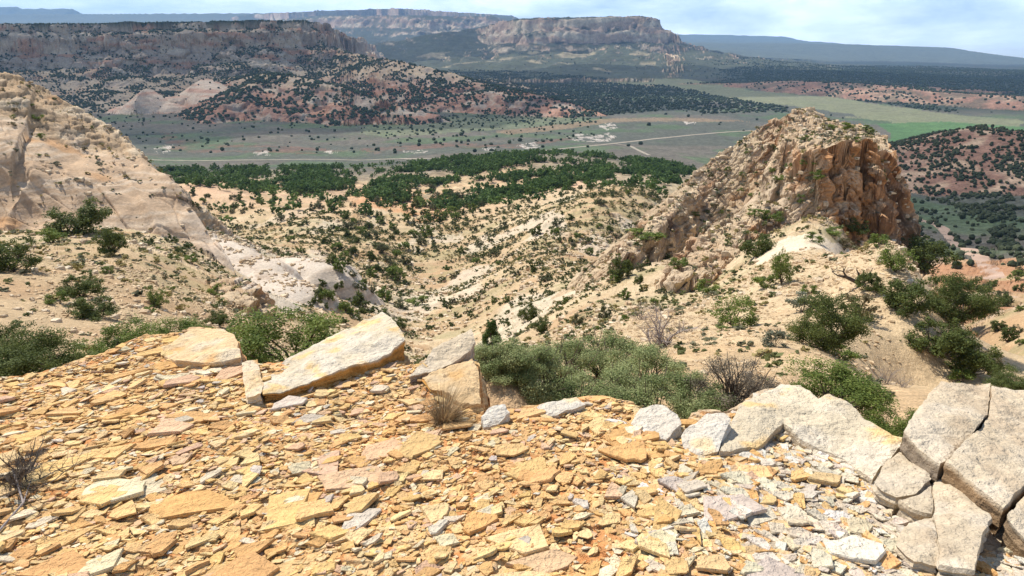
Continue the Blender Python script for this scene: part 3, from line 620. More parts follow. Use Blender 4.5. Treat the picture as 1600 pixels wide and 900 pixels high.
from mathutils.geometry import delaunay_2d_cdt
def slab(name, pts, thick, cols, label, category='rock slab', step=0.018, rough=0.006, seed=1, mat=None, side=None, group=None):
    """a real slab: top outline given by where its corners stand, its own tilt and thickness, broken sides"""
    r = np.random.RandomState(seed)
    W = [on_ledge(a, b, h) for a, b, h in pts]; th = thick if isinstance(thick, (list, tuple)) else [thick] * len(W)
    o = np.mean(W, 0); B = []; TB = []
    for i in range(len(W)):
        p, q = W[i], W[(i + 1) % len(W)]; n = max(2, int(np.linalg.norm((q - p)[:2]) / step)); nv = np.array([-(q - p)[1], (q - p)[0]]); nv = nv / (np.linalg.norm(nv) + 1e-9); nv = nv * (1 if (nv[0] + nv[1] * .1) > 0 else -1)
        ph = 0.0
        for k in range(n):
            t = k / n; c = p + (q - p) * t; wob = (vn2(np.array([c[0] * 18 + ph]), np.array([c[1] * 18]))[0] - 0.5) * 0.012 * min(1, 4 * t * (1 - t) + .2)
            c = c.copy(); c[:2] += nv * wob; B.append(c); TB.append(th[i] + (th[(i + 1) % len(W)] - th[i]) * t)
    B = np.array(B); TB = np.array(TB)
    A = np.c_[np.array(W)[:, :2], np.ones(len(W))]; co = np.linalg.lstsq(A, np.array(W)[:, 2], rcond=None)[0]
    gx, gy = np.meshgrid(np.arange(B[:, 0].min(), B[:, 0].max(), step), np.arange(B[:, 1].min(), B[:, 1].max(), step))
    gx = gx.ravel() + (r.rand(gx.size) - .5) * step * .5; gy = gy.ravel() + (r.rand(gy.size) - .5) * step * .5
    d, _, _, _ = near_on(list(B), gx, gy, True); k = inside(list(B), gx, gy) & (d > step * 0.6); I = np.stack([gx[k], gy[k]], 1)
    P2 = np.concatenate([B[:, :2], I]); nb = len(B)
    vv, ee, ff, ov, oe, of = delaunay_2d_cdt([Vector(p) for p in P2], [(i, (i + 1) % nb) for i in range(nb)], [], 1, 1e-6)
    V2 = np.array([tuple(v) for v in vv]); F = [tuple(f) for f in ff if len(f) == 3]
    x, y = V2[:, 0], V2[:, 1]; dB, _, _, _ = near_on(list(B), x, y, True)
    zt = co[0] * x + co[1] * y + co[2]
    lay = np.floor((fbm2(x * 2.6 + seed, y * 2.6, 3) + 0.5) * 7) * 0.006
    zt = zt + lay + fbm2(x * 11 + seed, y * 11, 3) * rough * 2 - 0.004 * (1 - sm(0, 0.012, dB)) 
    V = [np.stack([x, y, zt], 1)]; nb2 = []
    # boundary vertices keep their order in the CDT output
    key = {}
    for i, orig in enumerate(ov):
        for oo in orig:
            if oo < nb: key[oo] = i
    loop = [key[i] for i in range(nb) if i in key]; TBl = np.array([TB[i] for i in range(nb) if i in key]); n = len(loop)
    rows = 7; cur = loop; base = len(V2); cen = np.array([np.mean(x), np.mean(y)])
    for j in range(1, rows + 1):
        f = j / rows; P0 = np.stack([x[loop], y[loop]], 1); tn = np.roll(P0, -1, 0) - np.roll(P0, 1, 0); nv = np.stack([tn[:, 1], -tn[:, 0]], 1); nv /= np.linalg.norm(nv, axis=1, keepdims=True) + 1e-9
        ar = sum((P0[:, 0] * np.roll(P0[:, 1], -1) - P0[:, 1] * np.roll(P0[:, 0], -1)))
        if ar < 0: nv = -nv
        off = (fbm3(P0[:, 0] * 9, P0[:, 1] * 9, np.full(n, f * 5.0 + seed), 3) * 0.016 * min(1, f * 3) - 0.010 * f + (T2[seed % 512, j] - .5) * 0.016)
        Pj = P0 + nv * off[:, None]; zj = zt[loop] - TBl * f
        V.append(np.c_[Pj, zj]); new = list(range(base, base + n)); base += n
        for i in range(n):
            a_, b_ = cur[i], cur[(i + 1) % n]; c_, d_ = new[(i + 1) % n], new[i]; F.append((a_, d_, c_)); F.append((a_, c_, b_))
        cur = new
    V = np.concatenate(V); nt_ = len(V2)
    c0, c1, c2 = map(np.array, cols); nn = fbm3(V[:, 0] * 5 + seed, V[:, 1] * 5, V[:, 2] * 5, 4)
    Cc = mixc(np.ones((len(V), 3)) * c0, c1, sm(-0.15, 0.3, nn)); Cc = mixc(Cc, c2, sm(0.15, 0.4, fbm3(V[:, 0] * 9 + 5, V[:, 1] * 9 + seed, V[:, 2] * 9, 3)))
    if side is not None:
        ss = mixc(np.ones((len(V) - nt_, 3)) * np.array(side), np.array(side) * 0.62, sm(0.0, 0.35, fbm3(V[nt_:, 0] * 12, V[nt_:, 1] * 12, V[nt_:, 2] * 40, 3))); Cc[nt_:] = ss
    oc = np.array([o[0], o[1], V[:, 2].min()])
    me = quick_mesh(name, V - oc, F, Cc); ob = link(name, me, mat or M_led, label=label, category=category); ob.location = oc
    if group: ob['group'] = group
    return ob
OCH = ((0.66, 0.47, 0.26), (0.66, 0.53, 0.36), (0.63, 0.37, 0.16)); CRM = ((0.60, 0.50, 0.35), (0.64, 0.55, 0.42), (0.72, 0.50, 0.24)); GRY = ((0.56, 0.45, 0.31), (0.60, 0.50, 0.37), (0.50, 0.39, 0.265)); WHT = ((0.62, 0.54, 0.43), (0.66, 0.60, 0.50), (0.72, 0.56, 0.34))
ORS = (0.58, 0.30, 0.085)
slab('sandstone_slab', [(412, 620, .03), (443, 617, .03), (510, 590, .06), (593, 553, .12), (633, 537, .13), (619, 511, .13), (598, 492, .12), (571, 503, .10), (499, 540, .06), (462, 555, .05), (427, 568, .04), (407, 593, .03)],
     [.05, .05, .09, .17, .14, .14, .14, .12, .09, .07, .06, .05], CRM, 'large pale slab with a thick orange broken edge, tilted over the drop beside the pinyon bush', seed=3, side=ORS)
slab('sandstone_slab', [(640, 592, .05), (655, 572, .07), (678, 548, .09), (713, 532, .12), (737, 523, .13), (743, 537, .12), (722, 556, .09), (690, 578, .05)], [.06, .07, .09, .12, .13, .12, .10, .06], GRY,
     'pinkish grey wedge of rock jutting over the drop right of the large pale slab', seed=5, side=(0.50, 0.38, 0.27))
slab('sandstone_block', [(660, 596, .02), (700, 579, .03), (738, 564, .05), (749, 590, .06), (751, 632, .06), (735, 634, .06), (715, 630, .04), (690, 618, .025), (670, 608, .02)], [.06, .2, .4, .4, .40, .32, .25, .10, .05], ((0.62, 0.43, 0.23), (0.64, 0.49, 0.31), (0.58, 0.36, 0.16)),
     'square edged ochre block at the rim corner right behind the dry grass tuft', category='rock block', seed=7, side=ORS, rough=.012)
slab('sandstone_slab', [(1124, 712, .02), (1145, 658, .05), (1162, 634, .07), (1190, 613, .09), (1222, 596, .10), (1250, 606, .09), (1278, 627, .08), (1295, 620, .08), (1337, 644, .07), (1369, 669, .06), (1393, 686, .05), (1409, 688, .05), (1407, 700, .05), (1376, 728, .03), (1364, 746, .02), (1320, 712, .03), (1250, 690, .03), (1222, 672, .03), (1185, 700, .02)],
     .16, CRM, 'pointed cream bedrock slab rising to a peak at the rim above the rubble', seed=9, side=(0.6, 0.48, 0.33))
slab('boulder', [(1064, 684, .04), (1078, 664, .08), (1106, 648, .10), (1131, 650, .10), (1142, 660, .09), (1122, 708, .03), (1092, 708, .03), (1068, 697, .03)], .16, WHT, 'whitish smooth boulder at the rim left of the pointed bedrock slab', category='boulder', seed=11)
slab('boulder', [(752, 655, .05), (765, 642, .08), (790, 641, .08), (797, 652, .06), (780, 668, .03), (756, 672, .02)], .16, WHT, 'small bright white boulder on the rim just right of the dry grass tuft', category='boulder', seed=12, step=.015)
slab('boulder', [(985, 668, .03), (1000, 643, .07), (1030, 640, .08), (1058, 655, .07), (1064, 672, .05), (1040, 690, .03), (1005, 685, .02)], .16, WHT, 'white weathered boulder on the rim, beside the smooth whitish boulder', category='boulder', seed=13, step=.015)
slab('boulder', [(820, 652, .03), (850, 634, .06), (900, 630, .06), (915, 640, .05), (870, 655, .03)], .14, WHT, 'long low white rock along the rim in front of the green thicket', category='boulder', seed=14, step=.015)
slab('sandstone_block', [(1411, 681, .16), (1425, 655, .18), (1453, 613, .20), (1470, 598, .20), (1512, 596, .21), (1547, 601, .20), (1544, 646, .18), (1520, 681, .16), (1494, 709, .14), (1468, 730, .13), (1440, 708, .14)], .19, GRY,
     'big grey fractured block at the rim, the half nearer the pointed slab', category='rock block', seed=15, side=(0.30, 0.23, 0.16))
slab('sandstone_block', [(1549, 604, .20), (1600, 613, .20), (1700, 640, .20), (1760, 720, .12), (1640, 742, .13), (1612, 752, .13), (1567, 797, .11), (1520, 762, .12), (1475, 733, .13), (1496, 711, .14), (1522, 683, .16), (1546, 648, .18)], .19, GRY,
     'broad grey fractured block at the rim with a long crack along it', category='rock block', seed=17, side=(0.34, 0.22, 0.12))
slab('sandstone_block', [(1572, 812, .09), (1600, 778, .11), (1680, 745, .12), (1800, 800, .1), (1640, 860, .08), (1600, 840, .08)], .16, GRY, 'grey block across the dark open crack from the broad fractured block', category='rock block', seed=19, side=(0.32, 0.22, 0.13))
slab('sandstone_slab', [(1365, 756, .05), (1381, 730, .06), (1405, 706, .07), (1418, 702, .07), (1424, 716, .07), (1454, 741, .07), (1454, 756, .06), (1430, 775, .05), (1400, 781, .04), (1369, 769, .04)], .10, GRY, 'small grey slab wedged below the pointed slab and the fractured block', seed=21, step=.016)
slab('sandstone_slab', [(1404, 785, .05), (1432, 778, .05), (1455, 759, .06), (1456, 806, .05), (1425, 798, .05)], .10, GRY, 'narrow grey piece of bedrock between two hairline cracks', seed=22, step=.016)
slab('sandstone_slab', [(1459, 753, .07), (1477, 743, .08), (1523, 785, .08), (1549, 813, .08), (1533, 842, .07), (1519, 905, .06), (1466, 893, .05), (1461, 830, .06)], .12, GRY, 'tall grey slab beside the dark crack, straight edged on its left', seed=23)
slab('sandstone_slab', [(1404, 850, .05), (1420, 818, .05), (1457, 809, .05), (1462, 893, .04), (1425, 889, .04), (1397, 862, .04)], .09, GRY, 'low grey slab left of the tall grey slab, chips heaped on it', seed=24, step=.018)
slab('sandstone_slab', [(245, 545, .03), (300, 518, .06), (345, 514, .07), (366, 524, .07), (377, 560, .06), (335, 572, .04), (275, 566, .03)], .09, OCH, 'layered slab with a pale top at the rim corner, left of the pinyon bush', seed=26, step=.025, rough=.008)
slab('sandstone_block', [(378, 566, .07), (402, 561, .07), (412, 600, .06), (408, 618, .05), (385, 622, .04), (380, 598, .05)], .09, OCH, 'small squarish ochre block leaning against the large pale slab', category='rock block', seed=27, step=.015)
print('slabs', time.time() - _t0)

# ---- flakes
def chip_shape(r, ln, wd, th):
    n = r.randint(4, 8); an = np.sort(r.rand(n) * 2 * pi) ; 
    while np.max(np.diff(np.append(an, an[0] + 2 * pi))) > 2.4: n = r.randint(5, 8); an = np.sort(r.rand(n) * 2 * pi)
    rad = 0.75 + 0.35 * r.rand(n); x = np.cos(an) * rad * ln / 2; y = np.sin(an) * rad * wd / 2
    # extra broken points on the long edges
    xs = []; ys = []
    for i in range(n):
        j = (i + 1) % n; xs.append(x[i]); ys.append(y[i])
        if r.rand() < 0.6:
            t = 0.3 + 0.4 * r.rand(); xs.append(x[i] + (x[j] - x[i]) * t + (r.rand() - .5) * wd * .1); ys.append(y[i] + (y[j] - y[i]) * t + (r.rand() - .5) * wd * .1)
    x = np.array(xs); y = np.array(ys); n = len(x); k = 1 - 0.12 * min(1, th / wd * 2) - 0.03 * r.rand(n); k2 = 1 - 0.05 * r.rand(n)
    tz = (r.rand(n) - .5) * th * 0.35
    ring0 = np.c_[x * k2, y * k2, np.full(n, -th * 0.5)]; ring1 = np.c_[x, y, th * 0.18 + tz * .4]; ring2 = np.c_[x * k, y * k, th * 0.5 + tz]
    V = np.concatenate([ring0, ring1, ring2, [[x.mean() * .5, y.mean() * .5, th * (0.5 + 0.12 * (r.rand() - .3))]]])
    F = []
    for a_ in (0, n):
        for i in range(n): j = (i + 1) % n; F += [(a_ + i, a_ + j, a_ + n + j), (a_ + i, a_ + n + j, a_ + n + i)]
    for i in range(n): F.append((2 * n + i, 2 * n + (i + 1) % n, 3 * n))
    return V, F
PAL_O = [((0.69, 0.44, 0.185), 'ochre'), ((0.64, 0.365, 0.15), 'orange'), ((0.72, 0.51, 0.25), 'yellow'), ((0.70, 0.57, 0.37), 'cream'), ((0.62, 0.40, 0.24), 'brown'), ((0.56, 0.47, 0.36), 'grey')]
PAL_G = [((0.66, 0.57, 0.42), 'cream'), ((0.60, 0.49, 0.365), 'grey'), ((0.56, 0.45, 0.32), 'dull grey'), ((0.70, 0.48, 0.24), 'yellow'), ((0.72, 0.40, 0.16), 'orange'), ((0.68, 0.62, 0.52), 'white')]
W_O = [0.37, 0.20, 0.21, 0.10, 0.09, 0.03]; W_G = [0.32, 0.26, 0.14, 0.14, 0.06, 0.08]
r = np.random.RandomState(21); chips = []; AMIN = -1
def add_chips(n, lo, hi, mul, lift):
    k = 0
    while k < n:
        m = 4 * (n - k) + 50; a = (r.rand(m) * 2 - 1) * 1.15; yy = 1.3 + r.rand(m) * 3.9; keep = r.rand(m) < (yy / 5.2); a, yy = a[keep], yy[keep]; x = a * yy
        ok = inside(LEDGE, x, yy); d, _, _, _ = near_on(RIMW, x, yy); ok &= (d > hi * 0.35) & (a > AMIN)
        x, yy = x[ok], yy[ok]; pp = on_slab_mask(x, yy); cl = fbm2(x * 1.7 + 3, yy * 1.7, 2)
        ok = (r.rand(len(x)) > pp * (0.9 if lo > 0.04 else 0.72)) & (r.rand(len(x)) < 0.95 + cl * .6); x, yy = x[ok], yy[ok]
        for xx, y_ in zip(x, yy):
            if k >= n: break
            ln = lo + (hi - lo) * r.rand() ** 2.0; chips.append((xx, y_, ln, ln * (0.38 + 0.5 * r.rand()), lift)); k += 1
SLABMASK = [[on_ledge(*p) for p in q] for q in ([(430, 610), (600, 560), (633, 537), (598, 492), (427, 568)], [(1130, 700), (1150, 650), (1222, 600), (1300, 625), (1400, 688), (1370, 735), (1310, 700), (1222, 672)],
    [(1375, 750), (1411, 681), (1470, 598), (1800, 600), (1800, 860), (1549, 813), (1519, 900), (1465, 890), (1415, 830), (1420, 790)], [(650, 575), (740, 523), (743, 545), (700, 570)], [(1064, 690), (1100, 648), (1143, 655), (1122, 708)], [(300, 530), (345, 514), (366, 524), (372, 545), (330, 548)])]
def on_slab_mask(x, y):
    m = np.zeros(x.shape)
    for q in SLABMASK: m = np.maximum(m, inside(q, x, y) * 1.0)
    return m
add_chips(50, 0.25, 0.42, 1, 0.001); add_chips(130, 0.11, 0.28, 1, 0.010); add_chips(2350, 0.05, 0.13, 1, 0.005); add_chips(15500, 0.022, 0.065, 1, 0.002); add_chips(15500, 0.010, 0.03, 1, 0.0); AMIN = 0.2; add_chips(900, 0.06, 0.16, 1, .006); add_chips(3600, 0.025, 0.08, 1, .002)
cx = np.array([c[0] for c in chips]); cy = np.array([c[1] for c in chips]); zc_ = HL(cx, cy)[0]; e = 0.05
gxx = (HL(cx + e, cy)[0] - HL(cx - e, cy)[0]) / (2 * e); gyy = (HL(cx, cy + e)[0] - HL(cx, cy - e)[0]) / (2 * e); gyy = np.clip(gyy, -.5, .5); gxx = np.clip(gxx, -.5, .5)
gr_ = greyness(cx, cy); score = np.array([c[2] for c in chips]) / cy
u_, v_ = proj(cx, cy, zc_); vis = (u_ > 0) & (u_ < 1600) & (v_ < 900)
order = set(np.argsort(-score * vis)[:300].tolist())
MARKS = [(25, 760, 'the wiry dead shrub'), (695, 668, 'the dry grass tuft'), (520, 600, 'the large pale slab'), (395, 605, 'the squarish ochre block'), (730, 650, 'the ochre rim block'), (775, 665, 'the small white boulder'), (870, 655, 'the long low white rock'),
         (1030, 680, 'the weathered white boulder'), (1100, 700, 'the smooth whitish boulder'), (1230, 700, 'the pointed slab'), (1400, 760, 'the small wedged grey slab'), (1500, 840, 'the tall grey slab'), (1430, 860, 'the low grey slab'), (310, 560, 'the layered corner slab'), (300, 702, 'the tiny dead plant'), (72, 845, 'the low dead weed')]
def near_mark(px, py):
    k = min(MARKS, key=lambda m: (m[0] - px) ** 2 + 1.6 * (m[1] - py) ** 2); d = sqrt((k[0] - px) ** 2 + (k[1] - py) ** 2)
    if d < 60: return 'beside ' + k[2]
    side = 'left of' if px < k[0] - abs(py - k[1]) * .7 else 'right of' if px > k[0] + abs(py - k[1]) * .7 else 'below' if py > k[1] else 'above'
    return ('just ' if d < 130 else 'well ') + side + ' ' + k[2]
ORD = ['leftmost', 'second', 'third', 'fourth', 'fifth', 'sixth', 'seventh', 'eighth', 'ninth', 'tenth']
def single_out(items):
    by = {}
    for px, py, o in items: by.setdefault(o['label'], []).append((px, py, o))
    for lb, q in by.items():
        if len(q) == 1: continue
        q.sort(key=lambda t: t[0])
        for i, (px, py, o) in enumerate(q):
            o['label'] = lb + (', the leftmost' if i == 0 else ', the rightmost' if i == len(q) - 1 else f', {ORD[i] if i < 10 else str(i + 1) + "th"} from left')
SV_, SF_, SC_ = [], [], []; nv_ = 0
TUFT = on_ledge(693, 662)
for i, (x_, y_, ln, wd, lift) in enumerate(chips):
    th = np.clip(ln * (0.05 + 0.09 * r.rand()), 0.003, 0.017); V_, F_ = chip_shape(r, ln, wd, th)
    left = 1 - sm(0.0, 0.25, x_ / y_); yaw = radians(38) + r.randn() * (0.35 + (1 - left) * 1.0); tilt = np.clip(r.randn() * 0.16, -.45, .45); tilt2 = np.clip(r.randn() * 0.13, -.4, .4)
    if ln > .12: tilt *= .5; tilt2 *= .5
    if ln > .25: tilt *= .3; tilt2 *= .3
    Rm = Matrix.Rotation(atan(gyy[i]) * .6 + tilt, 3, 'X') @ Matrix.Rotation(-atan(gxx[i]) * .6 + tilt2, 3, 'Y') @ Matrix.Rotation(yaw, 3, 'Z')
    Vr = V_ @ np.array(Rm).T; up = th * 0.35 + lift * (0.3 + 1.2 * r.rand()) + abs(tilt) * wd * 0.2 + abs(tilt2) * ln * .15
    pal, wt = (PAL_G, W_G) if r.rand() < gr_[i] else (PAL_O, W_O); ci = r.choice(6, p=wt); col, cname = pal[ci]; col = np.array(col) * (0.88 + 0.24 * r.rand()) * np.array([1, 0.97 + .06 * r.rand(), 0.92 + .16 * r.rand()])
    pos = np.array([x_, y_, zc_[i] + up]); CC = np.clip(np.tile(col, (len(Vr), 1)) * (0.96 + .08 * r.rand(len(Vr), 1)), 0, .85)
    if i in order:
        px_, py_ = proj(*pos); sz = 'large' if ln > .2 else ('broad' if ln > .13 else 'small'); shp = 'long thin' if wd / ln < .5 else ('squarish' if wd / ln > .75 else 'angular')
        zone = 0 and ('between the twiggy dead shrub and the ledge foot' if px_ < 300 else 'in the orange rubble below the wide layered slab' if px_ < 520 else 'in the rubble near the dry grass tuft' if px_ < 900 else 'in the rubble below the white rim boulders' if px_ < 1130 else 'in the bleached rubble below the pointed slab' if px_ < 1380 else 'on the grey cracked bedrock')
        FLK = globals().setdefault('FLAKES', []); me = quick_mesh('stone_flake', Vr, F_, CC); ob = link('stone_flake', me, M_led, label=f'{sz} {shp} {cname} stone ' + near_mark(px_, py_), category='stone', group='flat stones broken off the sandstone ledge'); ob.location = pos; FLK.append((px_, py_, ob))
    else:
        SV_.append(Vr + pos); SF_.append(np.array(F_) + nv_); SC_.append(CC); nv_ += len(Vr)
single_out(FLAKES)
link('rubble', quick_mesh('rubble', np.concatenate(SV_), np.concatenate(SF_), np.concatenate(SC_)), M_led, kind='stuff', label='countless small ochre and grey sandstone chips strewn over the ledge')
print('chips', time.time() - _t0, len(chips))
# ------------------------------------------------------------------ plants: builders
def tubes(paths, sides=5):
    """tapered tubes along point lists [(p, radius)...] in one mesh"""
    V = []; F = []; b = 0; an = np.arange(sides) * 2 * pi / sides
    for path in paths:
        P_ = np.array([p for p, _ in path], float); R_ = np.array([q for _, q in path]); n = len(P_)
        T = np.gradient(P_, axis=0); T /= np.linalg.norm(T, axis=1, keepdims=True) + 1e-9
        ref = np.where(np.abs(T[:, 2:3]) > 0.9, [[1.0, 0, 0]], [[0, 0, 1.0]]); U = np.cross(T, ref); U /= np.linalg.norm(U, axis=1, keepdims=True) + 1e-9; W_ = np.cross(T, U)
        ring = P_[:, None] + R_[:, None, None] * (np.cos(an)[None, :, None] * U[:, None] + np.sin(an)[None, :, None] * W_[:, None]); V.append(ring.reshape(-1, 3))
        for i in range(n - 1):
            for j in range(sides): a_ = b + i * sides + j; c_ = b + i * sides + (j + 1) % sides; F.append((a_, c_, c_ + sides, a_ + sides))
        b += n * sides
    return np.concatenate(V), np.array(F)
def branch(r, p0, d, ln, rad, bend=0.35, n=6, tip=0.35):
    p = np.array(p0, float); d = np.array(d, float); d /= np.linalg.norm(d); out = [(p.copy(), rad)]
    for i in range(n):
        d = d + r.randn(3) * bend / sqrt(n); d /= np.linalg.norm(d); p = p + d * ln / n; out.append((p.copy(), rad * (1 - (1 - tip) * (i + 1) / n)))
    return out
def leaves(r, centres, radii, n, size, flat=0.75, up=0.35, cols=((0.06, 0.085, 0.03), (0.10, 0.13, 0.045)), tri=False, hollow=0.55):
    k = r.choice(len(centres), n, p=radii ** 2 / (radii ** 2).sum()); d = r.randn(n, 3); d /= np.linalg.norm(d, axis=1, keepdims=True)
    rr = (hollow + (1 - hollow) * r.rand(n)) ; c = centres[k] + d * (radii[k] * rr)[:, None] * np.array([1, 1, flat])
    nn = d + r.randn(n, 3) * 0.7 + np.array([0, 0, up]); nn /= np.linalg.norm(nn, axis=1, keepdims=True)
    u = np.cross(nn, r.randn(n, 3)); u /= np.linalg.norm(u, axis=1, keepdims=True) + 1e-9; v = np.cross(nn, u); s = size * (0.6 + 0.8 * r.rand(n))[:, None]
    if tri:
        V = np.stack([c + u * s, c - u * s * .6 + v * s * .8, c - u * s * .6 - v * s * .8], 1).reshape(-1, 3); F = np.arange(3 * n).reshape(n, 3); m = 3
    else:
        V = np.stack([c + u * s, c + v * s * .62, c - u * s, c - v * s * .62], 1).reshape(-1, 3); F = np.arange(4 * n).reshape(n, 4); m = 4
    tone = np.clip(0.5 + 0.22 * r.randn(n) + (r.rand(len(centres))[k] - .5) * 0.7, 0, 1)[:, None]; C_ = np.array(cols[0]) * (1 - tone) + np.array(cols[1]) * tone
    return V, F, np.repeat(C_, m, 0)
M_leaf = make_mat('needle_foliage', noises=(), rough=0.7, transl=0.35, spec=0.2)
M_bark = make_mat('juniper_bark', attr=False, color=(0.11, 0.085, 0.065), noises=((9, 0.3),), bump=((25, 0.02, 0.6),))
M_dead = make_mat('weathered_wood', attr=False, color=(0.30, 0.25, 0.22), noises=((9, 0.3),), bump=((25, 0.02, 0.6),))
M_straw = make_mat('dry_grass', noises=(), rough=0.8, transl=0.15)
G_JUN = ((0.060, 0.085, 0.022), (0.155, 0.18, 0.048)); G_PIN = ((0.095, 0.14, 0.028), (0.235, 0.285, 0.065)); G_OAK = ((0.15, 0.20, 0.065), (0.42, 0.44, 0.20)); G_LIT = ((0.12, 0.17, 0.03), (0.22, 0.27, 0.07))
G_SAGE_ = ((0.13, 0.14, 0.09), (0.24, 0.25, 0.17)); G_DRY = ((0.16, 0.13, 0.09), (0.30, 0.25, 0.18)); G_BRN = ((0.13, 0.11, 0.05), (0.22, 0.18, 0.09))
def juniper_proto(seed, n=3600, cols=G_JUN, size=0.022, low=0.12, lobes=20, gaps=0.5, lean=0.0, narrow=1.0):
    """unit tree: 1 high, about 1 wide"""
    r = np.random.RandomState(seed); cen = []; rad = []
    for i in range(lobes):
        th = r.rand() * 2 * pi; h = low + 0.1 + (0.72 - low) * r.rand(); w_ = 0.40 * narrow * sqrt(max(0.05, 1 - (max(0, h - 0.45) / 0.55) ** 2)) * (0.55 + 0.5 * sqrt(r.rand()))
        cen.append((cos(th) * w_ + lean * h, sin(th) * w_, h)); rad.append(0.10 + 0.11 * r.rand())
    cen = np.array(cen); rad = np.array(rad); sub = []; srd = []
    for c_, q in zip(cen, rad):                                   # break each lobe into sprays
        for _ in range(5): sub.append(c_ + r.randn(3) * q * 0.55); srd.append(q * (0.55 + 0.35 * r.rand()))
    V, F, C_ = leaves(r, np.array(sub), np.array(srd), n, size, cols=cols, flat=0.85, hollow=0.3)
    paths = []; base = branch(r, (0, 0, -0.06), (r.randn() * .25, r.randn() * .25, 1), 0.30, 0.035, 0.5); paths.append(base)
    for c_ in cen[::2]:
        p0 = base[r.randint(2, 6)][0]; mid = (p0 + c_) / 2 + r.randn(3) * 0.05; paths.append([(p0, 0.018), (mid, 0.011), (c_, 0.004)])
    tv, tf = tubes(paths, 5)
    return (tv, tf), (V, F, C_)
def pine_proto(seed, n=7000):
    r = np.random.RandomState(seed); cen = []; rad = []
    for i in range(34):
        h = 0.25 + 0.7 * r.rand(); w_ = 0.36 * (1.05 - h) ** 0.6 * (0.4 + 0.7 * r.rand()); th = r.rand() * 6.28; cen.append((cos(th) * w_, sin(th) * w_, h)); rad.append(0.08 + 0.07 * r.rand())
    cen = np.array(cen); V, F, C_ = leaves(r, cen, np.array(rad), n, 0.024, cols=((0.05, 0.09, 0.022), (0.12, 0.17, 0.04)), hollow=0.2)
    tr = branch(r, (0, 0, -0.04), (0, 0, 1), 0.98, 0.03, 0.06, 8, 0.15); paths = [tr] + [[(np.array([0, 0, c_[2] - .06]), 0.012), (c_, 0.004)] for c_ in cen[::2]]
    return tubes(paths, 5), (V, F, C_)
def shrub_proto(seed, n=2600, cols=G_OAK, size=0.02, lobes=16, twig=14, spread=0.5, hollow=0.15, tri=False):
    r = np.random.RandomState(seed); th = r.rand(lobes) * 6.28; w_ = spread * np.sqrt(r.rand(lobes)) * 0.85; h = 0.18 + 0.62 * r.rand(lobes) * (1.1 - w_)
    cen = np.stack([np.cos(th) * w_, np.sin(th) * w_, h], 1); rad = 0.10 + 0.13 * r.rand(lobes); V, F, C_ = leaves(r, cen, rad, n, size, cols=cols, hollow=hollow, tri=tri)
    paths = []
    for i in range(twig):
        c_ = cen[i % lobes] + r.randn(3) * 0.08; c_[2] += 0.12 * r.rand(); paths.append([(np.array([r.randn() * .04, r.randn() * .04, -0.05]), 0.010), (c_ * .5 + r.randn(3) * .04, 0.007), (c_ * 1.05, 0.003)])
    return tubes(paths, 4), (V, F, C_)
def twiggy_proto(seed, n=60, sub=5, r0=0.012, h=1.0, w_=0.45, n0=4, thin=0.5):
    r = np.random.RandomState(seed); paths = []
    for i in range(n0):
        d = np.array([r.randn() * w_, r.randn() * w_, 1.0]); b = branch(r, (r.randn() * .03, r.randn() * .03, -0.05), d, h * (0.65 + .35 * r.rand()), r0, 0.45, 7, 0.3); paths.append(b)
        for k in range(n // n0):
            j = r.randint(1, 7); p0, rd = b[j]; d2 = np.array([r.randn() * .8, r.randn() * .8, 0.5 + .4 * r.rand()]); b2 = branch(r, p0, d2, h * (0.18 + 0.25 * r.rand()), rd * 0.6, 0.6, 5, 0.25); paths.append(b2)
            for m in range(sub):
                p1, r1_ = b2[r.randint(1, 5)]; paths.append(branch(r, p1, r.randn(3) + np.array([0, 0, .6]), h * (0.07 + 0.1 * r.rand()), r1_ * thin, 0.6, 3, 0.3))
    return tubes(paths, 3)
def add_leaf_mesh(nm, d): return quick_mesh(nm, d[0], d[1], d[2])
class Proto:
    def __init__(s, data, wood=None): s.w = quick_mesh('trunk', *data[0]); s.w.materials.append(wood or M_bark); s.c = add_leaf_mesh('crown', data[1]); s.c.materials.append(M_leaf)
JUN = [Proto(juniper_proto(100 + i, 8000, lobes=26)) for i in range(4)]; JUNL = [Proto(juniper_proto(120 + i, 1500, size=0.05, lobes=12 + 3 * i, low=0.02, lean=.1 * (i - 2), narrow=.8 + .08 * i, cols=(G_JUN, G_PIN, ((0.08, 0.09, 0.04), (0.16, 0.165, 0.08)))[i % 3])) for i in range(6)]
JUNG = [Proto(juniper_proto(140 + i, 3800, cols=G_PIN, low=0.1)) for i in range(2)]
BIG = Proto(juniper_proto(160, 34000, size=0.011, lobes=38, low=0.03)); PINB = [Proto(juniper_proto(170 + i, 26000, cols=G_PIN, size=0.012, lobes=34, low=0.0)) for i in range(2)]
PINE = Proto(pine_proto(180)); OAK = [Proto(shrub_proto(190 + i, 20000, cols=G_OAK, size=0.011, lobes=30, twig=60, spread=.6)) for i in range(3)]
SHR = {k: [Proto(shrub_proto(200 + 7 * j + i, 1300, cols=c_, size=0.035)) for i in range(2)] for j, (k, c_) in enumerate((('green', G_PIN), ('grey', G_SAGE_), ('light', G_LIT), ('brown', G_BRN)))}
GREYB = Proto(shrub_proto(250, 8000, cols=G_DRY, size=0.010, lobes=26, twig=90, spread=.6))
nplant = 0
def ground(px, py, y0=7): 
    h = hitpt(px, py, y0); return h
PLANTS = []; LAST = [None]
